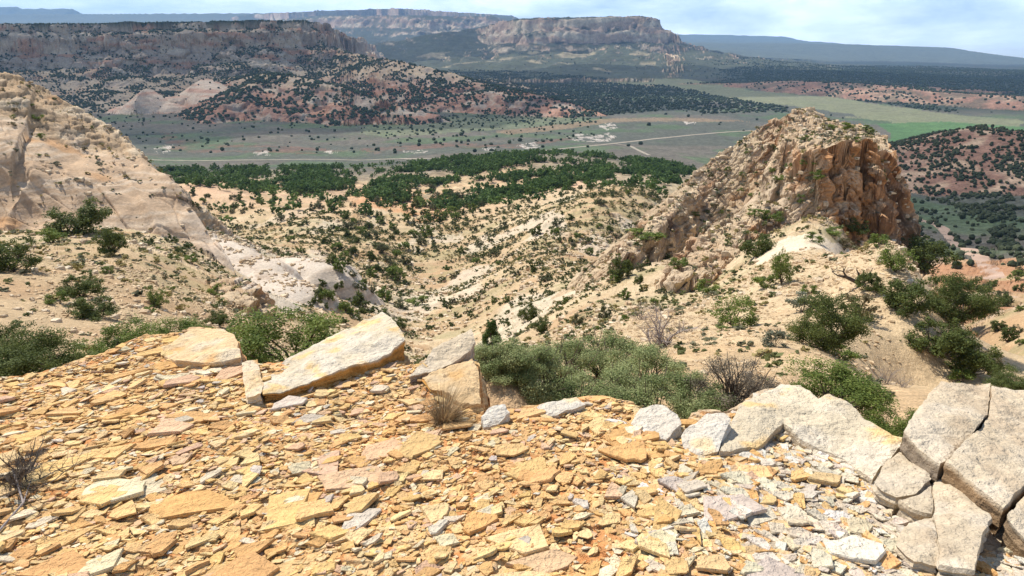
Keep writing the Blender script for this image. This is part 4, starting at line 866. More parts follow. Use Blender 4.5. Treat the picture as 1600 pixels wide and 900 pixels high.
def plant(px, py, wpx, pr, name, label, cat='shrub', hr=1.0, group=None, parts=('trunk', 'crown'), y0=7, sink=0.0, pos=None):
    """a plant standing where its foot is seen; wpx is its width in the photograph"""
    h = ground(px, py, y0) if pos is None else pos
    if h is None: return
    dist = h[1] * cos(PIT) - h[2] * sin(PIT); wd = wpx / FPX * dist
    o = bpy.data.objects.new(name, None); COL.objects.link(o); o.empty_display_size = 0.2; o.location = (h[0], h[1], h[2] - sink * wd); o['label'] = label; o['category'] = cat
    if group: o['group'] = group
    o.rotation_euler = (0, 0, (px * 7.31 + py * 3.17) % 6.28); o.scale = (wd, wd, wd * hr)
    for nm, me in zip(parts, (pr.w, pr.c)):
        c = bpy.data.objects.new(nm, me); COL.objects.link(c); c.parent = o
    PLANTS.append((h[0], h[1], wd / 2)); LAST[0] = o; return o
SP = ('stem', 'foliage')
# ------------------------------------------------------------------ plants one can name
J = lambda k: JUN[k % 4]
T = 'juniper_tree'; B = 'shrub'
for a in [
 # px, py, width, proto, name, label, category, height ratio
 (122, 366, 84, J(0), T, 'spreading dark juniper at the foot of the left cliff, crown leaning over', 'tree', .62),
 (80, 380, 46, SHR['green'][0], B, 'mid green shrub beside the spreading juniper under the left cliff', 'shrub', .75),
 (178, 401, 42, J(1), T, 'dense rounded dark juniper standing alone in front of the cliff foot', 'tree', 1.12),
 (22, 425, 74, J(2), T, 'bushy dark juniper at the left edge on the sandy slope', 'tree', .75),
 (128, 466, 58, J(3), T, 'dark juniper of the pair in the middle of the left sandy slope, the upper one', 'tree', .7),
 (152, 498, 62, J(0), T, 'low dark juniper just below the other on the left sandy slope', 'tree', .62),
 (92, 475, 34, SHR['green'][1], B, 'small green shrub left of the juniper pair on the left slope', 'shrub', .8),
 (250, 480, 32, JUNG[0], 'pinyon_tree', 'small open pinyon with bare lower branches on the left slope', 'tree', 1.1),
 (237, 490, 22, SHR['light'][0], B, 'yellow green shrub at the foot of the small open pinyon', 'shrub', .7),
 (167, 428, 20, SHR['light'][1], B, 'little bright shrub below the rounded juniper on the sandy slope', 'shrub', .8),
 (336, 462, 26, SHR['green'][0], B, 'dark shrub standing on top of the small orange outcrop', 'shrub', .9),
 (300, 412, 24, SHR['light'][0], B, 'bright green shrub in the gap between left slope and pale slickrock', 'shrub', .8),
 (270, 408, 22, SHR['green'][1], B, 'green shrub above the gap between left slope and pale slickrock', 'shrub', .7),
 (250, 395, 16, SHR['light'][1], B, 'lime green shrub close under the cliff foot', 'shrub', .8),
 (340, 510, 34, J(1), T, 'small juniper in front of the small orange outcrop', 'tree', .7),
 (55, 612, 150, BIG, T, 'large dark juniper bush below the ledge at the left edge', 'tree', .62),
 (10, 590, 110, BIG, T, 'dark juniper bush cut by the left edge of the view, below the ledge', 'tree', .8),
 (182, 590, 125, PINB[0], 'pinyon_tree', 'rounded pinyon bush behind the wide layered slab', 'tree', .70),
 (285, 562, 110, PINB[1], 'pinyon_tree', 'low bright pinyon bush peeping over the top of the wide layered slab', 'tree', .6),
 (452, 600, 190, PINB[0], 'pinyon_tree', 'big pinyon bush with visible dark branches between the two large tilted slabs', 'tree', .64),
 (372, 570, 90, PINB[1], 'pinyon_tree', 'pinyon branches just left of the big pinyon bush', 'tree', .7),
 (768, 552, 44, PINE, 'pine_tree', 'lone upright green pine with a bare trunk in the gully', 'tree', 1.28),
 (824, 502, 30, JUN[2], T, 'rounded juniper on the slope up from the lone pine', 'tree', 1.1),
 (845, 522, 28, JUN[1], T, 'rounded dark juniper a little right of the lone pine', 'tree', .95),
 (968, 437, 34, JUN[3], T, 'dark juniper at the lower tip of the rock fin', 'tree', 1.2),
 (622, 516, 28, JUN[0], T, 'round juniper behind the tip of the large pale slab', 'tree', .85),
 (652, 476, 34, SHR['green'][0], B, 'wide green bush in the bottom of the gully', 'shrub', .55),
 (1222, 445, 42, JUNG[0], 'pinyon_tree', 'upright green pinyon on the left side of the sandy saddle', 'tree', 1.4),
 (1195, 450, 40, SHR['green'][0], B, 'green shrub below the upright pinyon of the saddle', 'shrub', .8),
 (1180, 402, 50, J(2), T, 'dark bushy juniper on the rib below the butte', 'tree', .85),
 (1205, 352, 36, SHR['green'][1], B, 'green shrub at the top of the rib below the butte', 'shrub', .8),
 (1178, 340, 26, SHR['light'][0], B, 'yellowish shrub on the slope under the butte', 'shrub', .7),
 (1150, 512, 70, JUNG[1], 'pinyon_tree', 'leafy green bush on the sand beside the dead twiggy tree', 'tree', .75),
 (1128, 518, 26, SHR['light'][1], B, 'low yellow green cushion plant beside a split rock', 'shrub', .5),
 (1210, 542, 44, SHR['grey'][0], B, 'greyish shrub on the open sand left of the large juniper', 'shrub', .9),
 (1288, 545, 104, BIG, T, 'large juniper with dark twisted stems in the middle of the sandy spur', 'tree', .88),
 (1318, 560, 46, SHR['green'][0], B, 'small green shrub under the right side of the large juniper', 'shrub', .6),
 (1252, 488, 52, SHR['grey'][1], B, 'grey green shrub behind the large juniper', 'shrub', .8),
 (1340, 498, 62, SHR['brown'][0], B, 'brownish green shrub right behind the large juniper', 'shrub', .85),
 (1356, 456, 36, J(3), T, 'compact round juniper grown beside the dead snag on the saddle', 'tree', 1.0),
 (1270, 378, 32, SHR['green'][1], B, 'green shrub left of the shrubs at the butte foot', 'shrub', .6),
 (1302, 370, 34, SHR['green'][0], B, 'low green shrub at the foot of the butte above the pale trail', 'shrub', .6),
 (1338, 368, 36, J(0), T, 'dark green juniper close against the butte foot', 'tree', .75),
 (1318, 390, 34, SHR['brown'][1], B, 'brownish shrub at the upper end of the pale trail', 'shrub', .7),
 (1372, 385, 34, SHR['green'][1], B, 'shrub between butte foot and the dark junipers', 'shrub', .8),
 (1400, 425, 56, JUNG[0], 'pinyon_tree', 'bright green pinyon right of the pale trail', 'tree', .8),
 (1445, 425, 70, J(1), T, 'dark juniper at the top of the cluster right of the trail', 'tree', .8),
 (1425, 490, 76, J(2), T, 'broad dark juniper on the inner side of the cluster right of the trail', 'tree', .8),
 (1490, 505, 100, BIG, T, 'largest dark juniper of the cluster, leaning over the drop', 'tree', .8),
 (1460, 556, 78, J(3), T, 'dark juniper below the largest one of the cluster', 'tree', .8),
 (1522, 588, 66, J(0), T, 'lowest dark juniper at the end of the cluster, near the fractured block', 'tree', .85),
 (1490, 560, 60, J(1), T, 'dark juniper squeezed between the two lowest junipers of the cluster', 'tree', .8),
 (1300, 650, 150, PINB[1], 'pinyon_tree', 'wide green pinyon bush behind the peak of the pointed slab', 'tree', .55),
 (1390, 710, 105, PINB[0], 'pinyon_tree', 'vivid green bush in the gap between pointed slab and fractured block', 'tree', .85),
 (1590, 622, 80, BIG, T, 'low dark bush behind the fractured block at the right edge', 'tree', .55),
 (1540, 575, 50, SHR['brown'][0], B, 'brownish shrub on the steep slope near the fractured block', 'shrub', .7),
 (1500, 597, 40, SHR['green'][1], B, 'small green shrub just behind the fractured block', 'shrub', .7),
 (1105, 460, 40, SHR['green'][0], B, 'green shrub in the hollow left of the rock ribs', 'shrub', .8),
 (1060, 425, 34, SHR['green'][1], B, 'green shrub between rock fin and ribs', 'shrub', .7),
 (1010, 375, 60, SHR['green'][0], B, 'long green bush growing along the foot of the rock fin', 'shrub', .4),
 (1265, 460, 26, SHR['green'][1], B, 'small shrub on the pale saddle below the trail', 'shrub', .8),
 (1322, 204, 24, SHR['green'][0], B, 'bright green shrub on the flat top of the butte', 'shrub', .8),
 (1354, 208, 22, SHR['green'][1], B, 'dark green shrub near the cliff edge on top of the butte', 'shrub', .7),
 (1300, 202, 18, SHR['light'][0], B, 'pale green shrub near the summit of the butte', 'shrub', .6),
 (1338, 222, 18, SHR['light'][1], B, 'light shrub low on the flat top of the butte', 'shrub', .6),
 (1286, 215, 16, SHR['grey'][0], B, 'grey green shrub on the upper shoulder of the butte', 'shrub', .6),
 (1275, 285, 24, SHR['green'][1], B, 'shrub rooted in the broken front of the butte', 'shrub', .8),
 (1215, 290, 20, SHR['green'][0], B, 'shrub halfway up the stony face of the butte', 'shrub', .7)]:
    px, py, wpx, pr, nm, lb, cat, hr = a
    plant(px, py, wpx, pr, nm, lb, cat, hr, parts=('trunk', 'crown') if cat == 'tree' else SP, sink=0.02)

# thicket below the ledge
k = 0
for px, py, wpx, pr, lb in [
 (768, 668, 95, OAK[1], 'low bush tucked against the ochre rim block'), (790, 655, 110, OAK[0], 'grey green thicket bush nearest the ochre rim block'), (850, 640, 120, OAK[1], 'leafy grey green bush behind the long low white rock'),
 (905, 660, 130, OAK[2], 'grey green bush in front of the thicket, behind the ledge rim'), (960, 650, 130, OAK[0], 'dense green bush behind the middle of the ledge rim'),
 (1020, 668, 135, OAK[1], 'large leafy bush right behind the white rim boulders'), (1075, 668, 120, OAK[2], 'dark leafed bush in the thicket above the smooth whitish boulder'),
 (880, 600, 120, OAK[1], 'taller green bush in the middle of the thicket'), (945, 590, 125, OAK[2], 'brighter green bush at the top of the thicket'), (1010, 610, 120, OAK[0], 'grey green bush at the upper right of the thicket'),
 (820, 600, 90, OAK[2], 'small grey green bush at the upper left of the thicket'), (1140, 668, 130, GREYB, 'brownish grey twiggy bush beside the thicket, left of the pointed slab'),
 (1180, 640, 90, GREYB, 'sparse grey bush behind the left side of the pointed slab')]:
    plant(px, py, wpx, pr, 'oak_bush', lb, 'bush', .72, parts=SP, group='bushes of the thicket below the ledge')

# bare wood and dry plants
def wood(px, py, wpx, data, nm, lb, cat, hr=1.0, mat=None, y0=7, h=None, parts=None):
    h = ground(px, py, y0) if h is None else h; dist = h[1] * cos(PIT) - h[2] * sin(PIT); wd = wpx / FPX * dist
    me = quick_mesh(nm, data[0], data[1]); o = link(nm, me, mat or M_dead, label=lb, category=cat); o.location = h; o.scale = (wd, wd, wd * hr); return o
wood(1032, 545, 120, twiggy_proto(5, 80, 8, 0.016, 0.9, 0.55, 6), 'dead_tree', 'dead grey twiggy tree above the thicket, its bare branches spread wide', 'tree', .85)
sn = []; rr_ = np.random.RandomState(3)
sn.append([((0.35, 0, 0), .075), ((.1, 0, .16), .06), ((-.2, 0.02, .3), .045), ((-.42, 0, .34), .02)]); sn.append([((.1, 0, .16), .05), ((.12, 0, .34), .03), ((.02, 0, .5), .012)])
sn.append([((-.2, 0, .3), .03), ((-.3, 0, .45), .02), ((-.26, 0, .58), .006)]); sn.append([((.2, 0, .1), .04), ((.35, 0, .35), .025), ((.42, 0, .55), .008)]); sn.append([((-.42, 0, .34), .02), ((-.55, .05, .42), .006)])
for q in list(sn): 
    for i in range(4): sn.append(branch(rr_, q[1][0], rr_.randn(3) + np.array([0, 0, 1]), .2, .012, .6, 4, .2))
wood(1332, 452, 62, tubes(sn, 6), 'dead_snag', 'gnarled dark dead snag lying against the round juniper on the saddle', 'dead tree', 1.0, M_bark)
for px, py, wp, sd_, lb in [(1385, 600, 64, 11, 'dry grey brushy shrub on the sandy flank above the pinyon bush'), (1412, 605, 46, 12, 'smaller dry grey shrub beside the brushy one on the sandy flank'), (1240, 610, 50, 13, 'dry brown twiggy shrub behind the pointed slab'), (1000, 500, 60, 14, 'reddish dry shrub on the slope behind the dead tree'),
    (800, 625, 70, 15, 'bare twigs at the left end of the thicket'), (240, 520, 40, 16, 'bare grey bush on the left sandy slope'), (205, 505, 26, 17, 'little dry bush beside the juniper pair')]:
    wood(px, py, wp, twiggy_proto(sd_, 70, 5, 0.008, 0.75, 0.6, 12, .6), 'dry_shrub', lb, 'shrub')
def on_top(px, py):
    q = on_ledge(px, py); z = float(HL(np.array([q[0]]), np.array([q[1]]))[0][0]); return np.array([q[0], q[1], z])
def tuft(seed, n, h, lean, spread, cols, wdt):
    r = np.random.RandomState(seed); V = []; F = []; C_ = []; b = 0
    for i in range(n):
        th = r.rand() * 6.28; s0 = np.array([cos(th), sin(th), 0]) * spread * .25 * sqrt(r.rand()); out = np.array([cos(th), sin(th), 0]) * (0.15 + r.rand() * .7) * spread + np.array(lean); ln = h * (0.35 + .65 * r.rand()); sdv = np.array([-sin(th), cos(th), 0]) * wdt
        c_ = np.array(cols[0]) + (np.array(cols[1]) - np.array(cols[0])) * r.rand(); K = 6
        for k in range(K):
            t = k / (K - 1); p = s0 + out * t ** 1.6 + np.array([0, 0, ln * (t - .25 * t * t)]); ww = sdv * (1 - .85 * t); V += [p - ww, p + ww]; f_ = 0.55 + .45 * min(1, t * 2.5); C_ += [c_ * f_ + np.array((0.16, .1, .07)) * (1 - f_)] * 2
        for k in range(K - 1): F.append((b + 2 * k, b + 2 * k + 1, b + 2 * k + 3, b + 2 * k + 2))
        b += 2 * K
    return np.array(V), np.array(F), np.array(C_)
me = quick_mesh('grass_tuft', *tuft(1, 480, .25, (0.03, 0.02, 0), .21, ((0.20, 0.12, 0.06), (0.58, 0.42, 0.22)), .0013)); o = link('grass_tuft', me, M_straw, label='tuft of dry golden grass growing from the rubble at the rim', category='grass tuft'); o.location = on_top(695, 666)
me = quick_mesh('thatch', *tuft(6, 420, .13, (0.01, 0, 0), .16, ((0.10, 0.06, 0.035), (0.30, 0.19, 0.10)), .0016)); o3 = link('thatch', me, M_straw); o3.parent = o
me = quick_mesh('grass_stem', *tuft(4, 7, .10, (0.24, 0.02, 0.03), .05, ((0.62, 0.46, 0.22), (0.72, 0.58, 0.32)), .0012)); o2 = link('seed_stalk', me, M_straw); o2.parent = o
o = link('dead_shrub', quick_mesh('dead_shrub', *twiggy_proto(31, 220, 6, 0.005, .32, .75, 26, .6)), M_bark, label='wiry dark dead shrub at the left edge of the ledge', category='shrub'); h = on_top(18, 770); o.location = h; o.scale = (1.0, 1.0, .8)
r_ = np.random.RandomState(8); q = on_top(20, 760); e_ = on_top(-10, 850); mid = on_top(40, 800) + np.array([0, 0, .03])
o = link('stick', quick_mesh('stick', *tubes([[(q + [0.02, 0, .05], .004), (mid, .004), (e_ + [0, 0, .02], .005)], [(mid, .003), (on_top(52, 760) + [0, 0, .02], .0015)]], 6)), M_dead, label='thin bleached stick trailing from the wiry dead shrub', category='stick')
for px, py, sc_, lb in [(300, 702, .05, 'tiny dead plant beneath a flat ochre stone'), (140, 705, .05, 'tiny grey dead plant in the sandy patch near the wiry shrub'), (565, 650, .07, 'scraggly dry plant between flakes left of the grass tuft'), (72, 845, .05, 'small dead plant low on the ledge at the left'), (640, 640, .05, 'dry weed just left of the grass tuft'), (1552, 770, .07, 'dark dried clump growing in the crack of the fractured block')]:
    o = link('dry_weed', quick_mesh('dry_weed', *twiggy_proto(int(px), 50, 4, 0.02, 1.0, .9, 10, .6)), M_dead, label=lb, category='weed'); o.location = on_top(px, py) + (np.array([0, 0, .08]) if px > 1500 else 0); o.scale = (sc_,) * 3
print('named plants', time.time() - _t0)

# ---- junipers dotted over the bowl and the ridge: one by one
def poly_px(s): return [tuple(map(float, e.split())) for e in s.split(',')]
r = np.random.RandomState(55); dots = []
def dot(poly, n, w0, w1, sep, kind, y0=40, big=None):
    P_ = poly_px(poly); xs = [p[0] for p in P_]; ys = [p[1] for p in P_]; c = 0; t = 0
    while c < n and t < 40:
        t += 1; m = n * 6; px = xs[0] * 0 + r.uniform(min(xs), max(xs), m); py = r.uniform(min(ys), max(ys), m); ok = inside(P_, px, py); px, py = px[ok], py[ok]
        x, y, z, hit = hits(px, py, y0, 1200, 500)
        for i in range(len(px)):
            if c >= n: break
            if not hit[i]: continue
            W_ = w0 + (w1 - w0) * r.rand() ** 1.4
            if any((px[i] - q[0]) ** 2 + ((py[i] - q[1]) * 1.5) ** 2 < (sep * (W_ + q[2]) * .5) ** 2 for q in dots): continue
            dots.append((px[i], py[i], W_ / FPX * y[i])); dots[-1] = (px[i], py[i], W_, (x[i], y[i], z[i]), kind); c += 1
BOWLN = 'rounded juniper in the bowl '
dot("300 305,450 302,560 312,560 345,420 345,300 330", 34, 7, 15, .9, BOWLN + 'by its far edge')
dot("540 345,640 330,700 345,668 400,640 430,560 425,500 380", 38, 9, 20, .95, BOWLN + 'along the gully')
dot("440 375,500 380,560 425,640 432,625 495,560 500,480 480,500 420", 26, 10, 26, .9, BOWLN + 'beyond the large slab')
dot("580 300,700 300,760 320,700 350,640 330,590 320", 50, 9, 17, .6, 'juniper on red soil at the gully head')
dot("700 400,760 350,900 310,1000 300,960 380,900 420,800 470,700 520,660 500", 46, 7, 17, 1.3, 'juniper on the ridge beyond the gully')
dot("850 480,1000 420,1060 440,1000 500,900 540", 16, 10, 22, 1.2, 'juniper on the slope behind the dead tree')
dot("0 130,60 150,150 220,180 250,100 300,0 260", 14, 9, 17, 1.2, 'dark shrub on the rubble of the left cliff')
dot("1090 290,1200 200,1290 200,1260 320,1180 330,1080 370", 44, 6, 15, 1.0, 'shrub clinging to the butte flank')
dot("1470 460,1600 430,1600 560,1560 520", 18, 14, 26, .9, 'dark juniper on orange soil far below')
dot("60 400,200 420,330 440,360 500,200 520,60 480", 12, 8, 16, 1.3, 'shrub on the left sandy slope')
DOTS = []
for px, py, W_, pos, kind in dots:
    sizes = sorted(q[2] for q in dots if q[4] == kind); rows = sorted(q[1] for q in dots if q[4] == kind); n_ = len(rows)
    szw = 'tiny' if W_ < sizes[n_ // 4] else 'small' if W_ < sizes[n_ // 2] else 'medium' if W_ < sizes[3 * n_ // 4] else 'large'; rw = 'farther out' if py < rows[n_ // 3] else 'halfway' if py < rows[2 * n_ // 3] else 'nearer'
    base_ = kind; kind = szw + ' ' + kind.replace('small ', '').replace('little ', '') + ', ' + rw
    if 'shrub' in kind: k2 = ('green', 'light', 'grey', 'brown')[r.randint(4)]; plant(px, py, W_, SHR[k2][r.randint(2)], 'shrub', kind, 'shrub', .6 + .3 * r.rand(), 'shrubs: ' + base_, SP, pos=pos)
    else: plant(px, py, W_, JUNL[r.randint(6)], 'juniper_tree', kind, 'tree', .75 + .35 * r.rand(), 'junipers: ' + base_, pos=pos, sink=.03)
    DOTS.append((px, py, [o for o in bpy.context.scene.objects if 0] or LAST[0]))
single_out(DOTS)
print('dots', len(dots), time.time() - _t0)

# ---- what nobody could count
def blob(kind, r):
    if kind == 'tree':
        t = (1 + 5 ** .5) / 2; v = np.array([(-1, t, 0), (1, t, 0), (-1, -t, 0), (1, -t, 0), (0, -1, t), (0, 1, t), (0, -1, -t), (0, 1, -t), (t, 0, -1), (t, 0, 1), (-t, 0, -1), (-t, 0, 1)], float) / 1.9
        f = np.array([(0, 11, 5), (0, 5, 1), (0, 1, 7), (0, 7, 10), (0, 10, 11), (1, 5, 9), (5, 11, 4), (11, 10, 2), (10, 7, 6), (7, 1, 8), (3, 9, 4), (3, 4, 2), (3, 2, 6), (3, 6, 8), (3, 8, 9), (4, 9, 5), (2, 4, 11), (6, 2, 10), (8, 6, 7), (9, 8, 1)])
        v *= (0.8 + .45 * r.rand(12, 1)); v *= np.array([.5, .5, .5]); v[:, 2] += .42; return v, f
def merge(protos, x, y, z, w_, hr, cols, name, mat, label):
    VV = []; FF = []; CC = []; b = 0; n = len(x); ch = r.randint(len(protos), size=n)
    for k, (v, f, *vc) in enumerate(protos):
        i = np.where(ch == k)[0]
        if not len(i): continue
        th = r.rand(len(i)) * 6.28; c, s = np.cos(th)[:, None], np.sin(th)[:, None]
        P_ = np.stack([(v[:, 0] * c - v[:, 1] * s) * w_[i][:, None] + x[i][:, None], (v[:, 0] * s + v[:, 1] * c) * w_[i][:, None] + y[i][:, None], v[:, 2][None] * (w_[i] * hr[i])[:, None] + z[i][:, None]], -1)
        VV.append(P_.reshape(-1, 3)); FF.append((f[None] + (np.arange(len(i)) * len(v))[:, None, None] + b).reshape(-1, f.shape[1])); b += len(i) * len(v)
        t = np.clip(r.rand(len(i)), 0, 1)[:, None]; base = np.array(cols[0]) * (1 - t) + np.array(cols[1]) * t; CC.append(np.repeat(base, len(v), 0) * (0.8 + .4 * r.rand(len(i) * len(v), 1)))
    return link(name, quick_mesh(name, np.concatenate(VV), np.concatenate(FF), np.concatenate(CC)), mat, kind='stuff', label=label)
M_wood = make_mat('far_foliage', noises=(), rough=0.9, transl=0.0)
TB = [blob('tree', np.random.RandomState(i)) for i in range(6)]
def leafy(seed, n, size):
    q = shrub_proto(seed, n, size=size, lobes=7, twig=1)[1]; return q[0], q[1]
LB = [leafy(300 + i, 60, .16) for i in range(4)]; JB = [(lambda q: (q[0], q[1]))(juniper_proto(320 + i, 110, size=.12, lobes=8)[1]) for i in range(4)]
def scatter(n, a0, a1, y0, y1, dens):
    X_ = []; Y_ = []; tot = 0
    for _ in range(60):
        m = n * 3; a = r.uniform(a0, a1, m); y = np.sqrt(r.rand(m) * (y1 * y1 - y0 * y0) + y0 * y0); x = a * y; k = r.rand(m) < dens(x, y, a); X_.append(x[k]); Y_.append(y[k]); tot += k.sum()
        if tot >= n: break
    x = np.concatenate(X_)[:n]; y = np.concatenate(Y_)[:n]; z, f = H(x, y); return x, y, z, f
def inr(g): return lambda x, y: inside(g, x, y)
# woods of the bench
BELT = gp("235 300,245 250,330 246,420 250,500 262,560 292,470 302,380 300", 300), gp("560 300,600 285,640 262,700 247,760 236,850 230,950 232,1040 246,1075 262,1060 290,960 275,900 290,820 310,760 330,700 325,640 330,600 318", 250)
def dB(x, y, a):
    wx = fbm2(x / 50, y / 50, 3); m = inside(BELT[0], x + wx * 30, y + wx * 50) | inside(BELT[1], x + wx * 30, y + wx * 50); return np.where(m, np.clip(.26 + fbm2(x / 30, y / 30, 4) * 2.4, 0.03, 1), 0.03 * (y > 330))
x, y, z, f = scatter(4000, -.6, .32, 240, 800, dB)
k = (x / y < .3); merge(JB, x[k], y[k], z[k] - .3, 4.0 + 3.8 * r.rand(k.sum()), .7 + .4 * r.rand(k.sum()), ((0.055, 0.10, 0.026), (0.13, 0.20, 0.05)), 'bench_woodland', M_leaf, 'green juniper woodland covering the bench beyond the bowl')
# mesa, spurs
def dM(x, y, a):
    z, f = H(x, y); d = fbm2(x / 55, y / 55, 4); inm = inside(MESA_L, x, y)
    up = z > FZ + 6
    return np.where(inm, .5 * (y < 2900), np.where((f == 4), np.clip(.42 + d * 1.8, .05, 1), np.where(f == 5, np.clip(.30 + d * 1.5, .03, .8), np.where(f == 10, .015, np.where(inside(G_SAGE, x, y), .07, .018)))))
x, y, z, f = scatter(34000, -.95, .12, 1050, 3000, dM); merge(TB, x, y, z - .5, np.where(f == 5, 4.5, np.where(f == 4, 3.6, 3.0)) + np.where(f == 5, 5.0, 4.2) * r.rand(len(x)), .65 + .4 * r.rand(len(x)), ((0.028, 0.045, 0.025), (0.06, 0.08, 0.04)), 'mesa_scrub', M_wood, 'dark junipers speckling the great mesa and its red foothills')
# dark forest between the valley arms, red hills on the right
G_DARK = gp("700 108,800 112,950 122,1080 140,1210 166,1240 176,1100 178,1050 172,960 180,880 185,850 165,760 135,720 118", 1000)
DHILL = gp("1395 262,1420 235,1500 205,1600 205,1600 420,1540 360,1480 320,1430 290", 300)
def dR(x, y, a):
    d = fbm2(x / 60, y / 60, 3); n_ = fbm2(x / 300, y / 300, 4); z, f = H(x, y); h8 = (f == 8)
    near_h = (y < 1500) & (h8 | inside(DHILL, x, y))
    return np.where(near_h, 0.0, np.where(inside(G_DARK, x, y), .9, np.where(h8, np.clip(.42 + d * 1.6, .03, 1), np.where(inside(G_GREENBELT, x, y) | inside(G_FIELD, x, y) | inside(G_RUST, x, y), 0, .012 + .9 * sm(.24, .36, a + n_ * .15) * sm(2150, 2500, y + n_ * 600) * (1 - .8 * sm(4300, 6400, y))))))
x, y, z, f = scatter(30000, -.15, .85, 950, 6600, dR); merge(TB, x, y, z - .5, 5 + 6 * r.rand(len(x)), .6 + .4 * r.rand(len(x)), ((0.028, 0.042, 0.026), (0.055, 0.07, 0.04)), 'plain_forest', M_wood, 'dark scrub forest spreading over the plain')
def dH(x, y, a):
    d = fbm2(x / 22, y / 22, 3); return np.where(inside(DHILL, x, y) | (H(x, y)[1] == 8), np.clip(.5 + d * 1.4, .05, 1), .10 * (y < 600) + .02)
x, y, z, f = scatter(5200, .48, .86, 300, 1300, dH); merge(TB, x, y, z - .3, 1.8 + 3.2 * r.rand(len(x)), .7 + .4 * r.rand(len(x)), ((0.035, 0.046, 0.022), (0.065, 0.075, 0.038)), 'hill_scrub', M_wood, 'dark junipers scattered over the red hill on the right')
# low scrub, grass clumps, stones on the near slopes
def dS(x, y, a):
    st = fbm2((x * .8 + y * .35) / 22, (y * .9 - x * .4) / 6, 3); d = fbm2(x / 14, y / 14, 3); mid = (a > -.1) & (a < .3) & (y > 80) & (y < 330)
    z, f = H(x, y); return np.where((f == 0), np.clip(.35 + np.where(mid, st * 1.3, 0) + d * .9, .03, 1), .6 * (f == 3) + .18 * (f == 2)) * ~inside(TRAIL, x, y) * ~inside(G_SLICK[0], x, y) * ~inside(G_SLICK[1], x, y) * (f != 11)
x, y, z, f = scatter(27000, -.8, .62, 12, 330, dS); k = ~((y < 42) & (r.rand(len(y)) < .3)); x, y, z = x[k], y[k], z[k]; w_ = (0.3 + 1.0 * r.rand(len(x)) ** 2) * np.interp(y, [12, 60, 150, 330], [.5, .85, 1.1, 1.7])
g3 = r.randint(3, size=len(x))
for kk, (nm, cl, lb) in enumerate((('sage_scrub', ((0.13, 0.13, 0.07), (0.25, 0.24, 0.14)), 'grey green sage and weeds over the near slopes'), ('low_scrub', ((0.11, 0.13, 0.045), (0.20, 0.21, 0.08)), 'low green scrub over the near slopes'), ('dry_grass_clumps', ((0.30, 0.25, 0.09), (0.42, 0.34, 0.15)), 'yellowish grass clumps over the near slopes'))):
    k = g3 == kk; merge(LB, x[k], y[k], z[k] - .04, w_[k], .45 + .35 * r.rand(k.sum()), cl, nm, M_leaf, lb)
def dJ(x, y, a):
    z, f = H(x, y); return np.where(f == 0, np.clip(.4 + fbm2(x / 12, y / 12, 3) * 1.2, .05, 1), 0) * ~inside(TRAIL, x, y)
x, y, z, f = scatter(1500, -.55, .4, 95, 360, dJ); merge(JB, x, y, z - .1, (.9 + 1.5 * r.rand(len(x))) * np.interp(y, [95, 360], [.8, 1.35]), .65 + .3 * r.rand(len(x)), ((0.06, 0.08, 0.025), (0.12, 0.14, 0.045)), 'bowl_scrub', M_leaf, 'small dark bushes spread over the bowl and ridge')
def stone_proto(s):
    q = np.random.RandomState(s); v, f = chip_shape(q, 1, .6 + .3 * q.rand(), .25 + .35 * q.rand()); return v, np.array(f)
ST = [stone_proto(400 + i) for i in range(10)]
def dT(x, y, a):
    d = fbm2(x / 9 + 3, y / 9, 3); z, f = H(x, y); return np.clip(.25 + d * 1.6 + .4 * (f == 3) - .3 * (f == 2), .02, 1) * ~inside(TRAIL, x, y)
x, y, z, f = scatter(22000, -.8, .62, 9, 230, dT); w_ = (0.12 + 1.0 * r.rand(len(x)) ** 3.5) * np.interp(y, [9, 30, 60, 150, 230], [.35, .6, 1.0, 1.7, 2.2]); merge(ST, x, y, z + .02 * w_, w_, .6 + .6 * r.rand(len(x)), ((0.50, 0.36, 0.22), (0.66, 0.54, 0.38)), 'scree', M_rock, 'pale broken stones littering the near slopes')
def dG(x, y, a):
    d = fbm2(x / 3 + 3, y / 3, 3); return np.clip(.5 + d * 1.2, .1, 1)
x, y, z, f = scatter(30000, -.75, .62, 11, 62, dG); w_ = (0.07 + 0.26 * r.rand(len(x)) ** 3) * np.interp(y, [11, 30, 62], [.7, 1.2, 1.9]); merge(ST, x, y, z, w_, .35 + .4 * r.rand(len(x)), ((0.42, 0.29, 0.16), (0.60, 0.45, 0.28)), 'gravel', M_rock, 'small flakes of stone covering the nearer sandy slopes')
print('stuff', time.time() - _t0)
# ------------------------------------------------------------------ roads and cars on the valley floor
M_road = make_mat('dirt_road', attr=False, color=(0.33, 0.28, 0.215), noises=((0.1, 0.15),)); M_road2 = make_mat('pink_dirt', attr=False, color=(0.42, 0.29, 0.21), noises=((0.1, 0.15),))
def road(s, wd, mat, y0, label, lift=0.35):
    q = gp(s, y0); c = []
    for i in range(len(q) - 1):
        for t in np.arange(0, 1, .05): c.append(q[i] + (q[i + 1] - q[i]) * t)
    c.append(q[-1]); c = np.array(c)
    for _ in range(12): c[1:-1] = (c[:-2] + 2 * c[1:-1] + c[2:]) / 4
    t = np.gradient(c[:, :2], axis=0); t /= np.linalg.norm(t, axis=1, keepdims=True) + 1e-9; nv = np.stack([-t[:, 1], t[:, 0]], 1); V = []
    for k in np.linspace(-.5, .5, 5):
        p = c[:, :2] + nv * wd * k; z, _ = H(p[:, 0], p[:, 1]); V.append(np.c_[p, z + lift - abs(k) * .3])
    V = np.array(V); n = len(c); F = [(j * n + i, j * n + i + 1, (j + 1) * n + i + 1, (j + 1) * n + i) for j in range(4) for i in range(n - 1)]
    link('dirt_road', quick_mesh('dirt_road', V.reshape(-1, 3), F, smooth=True), mat, kind='structure', label=label)
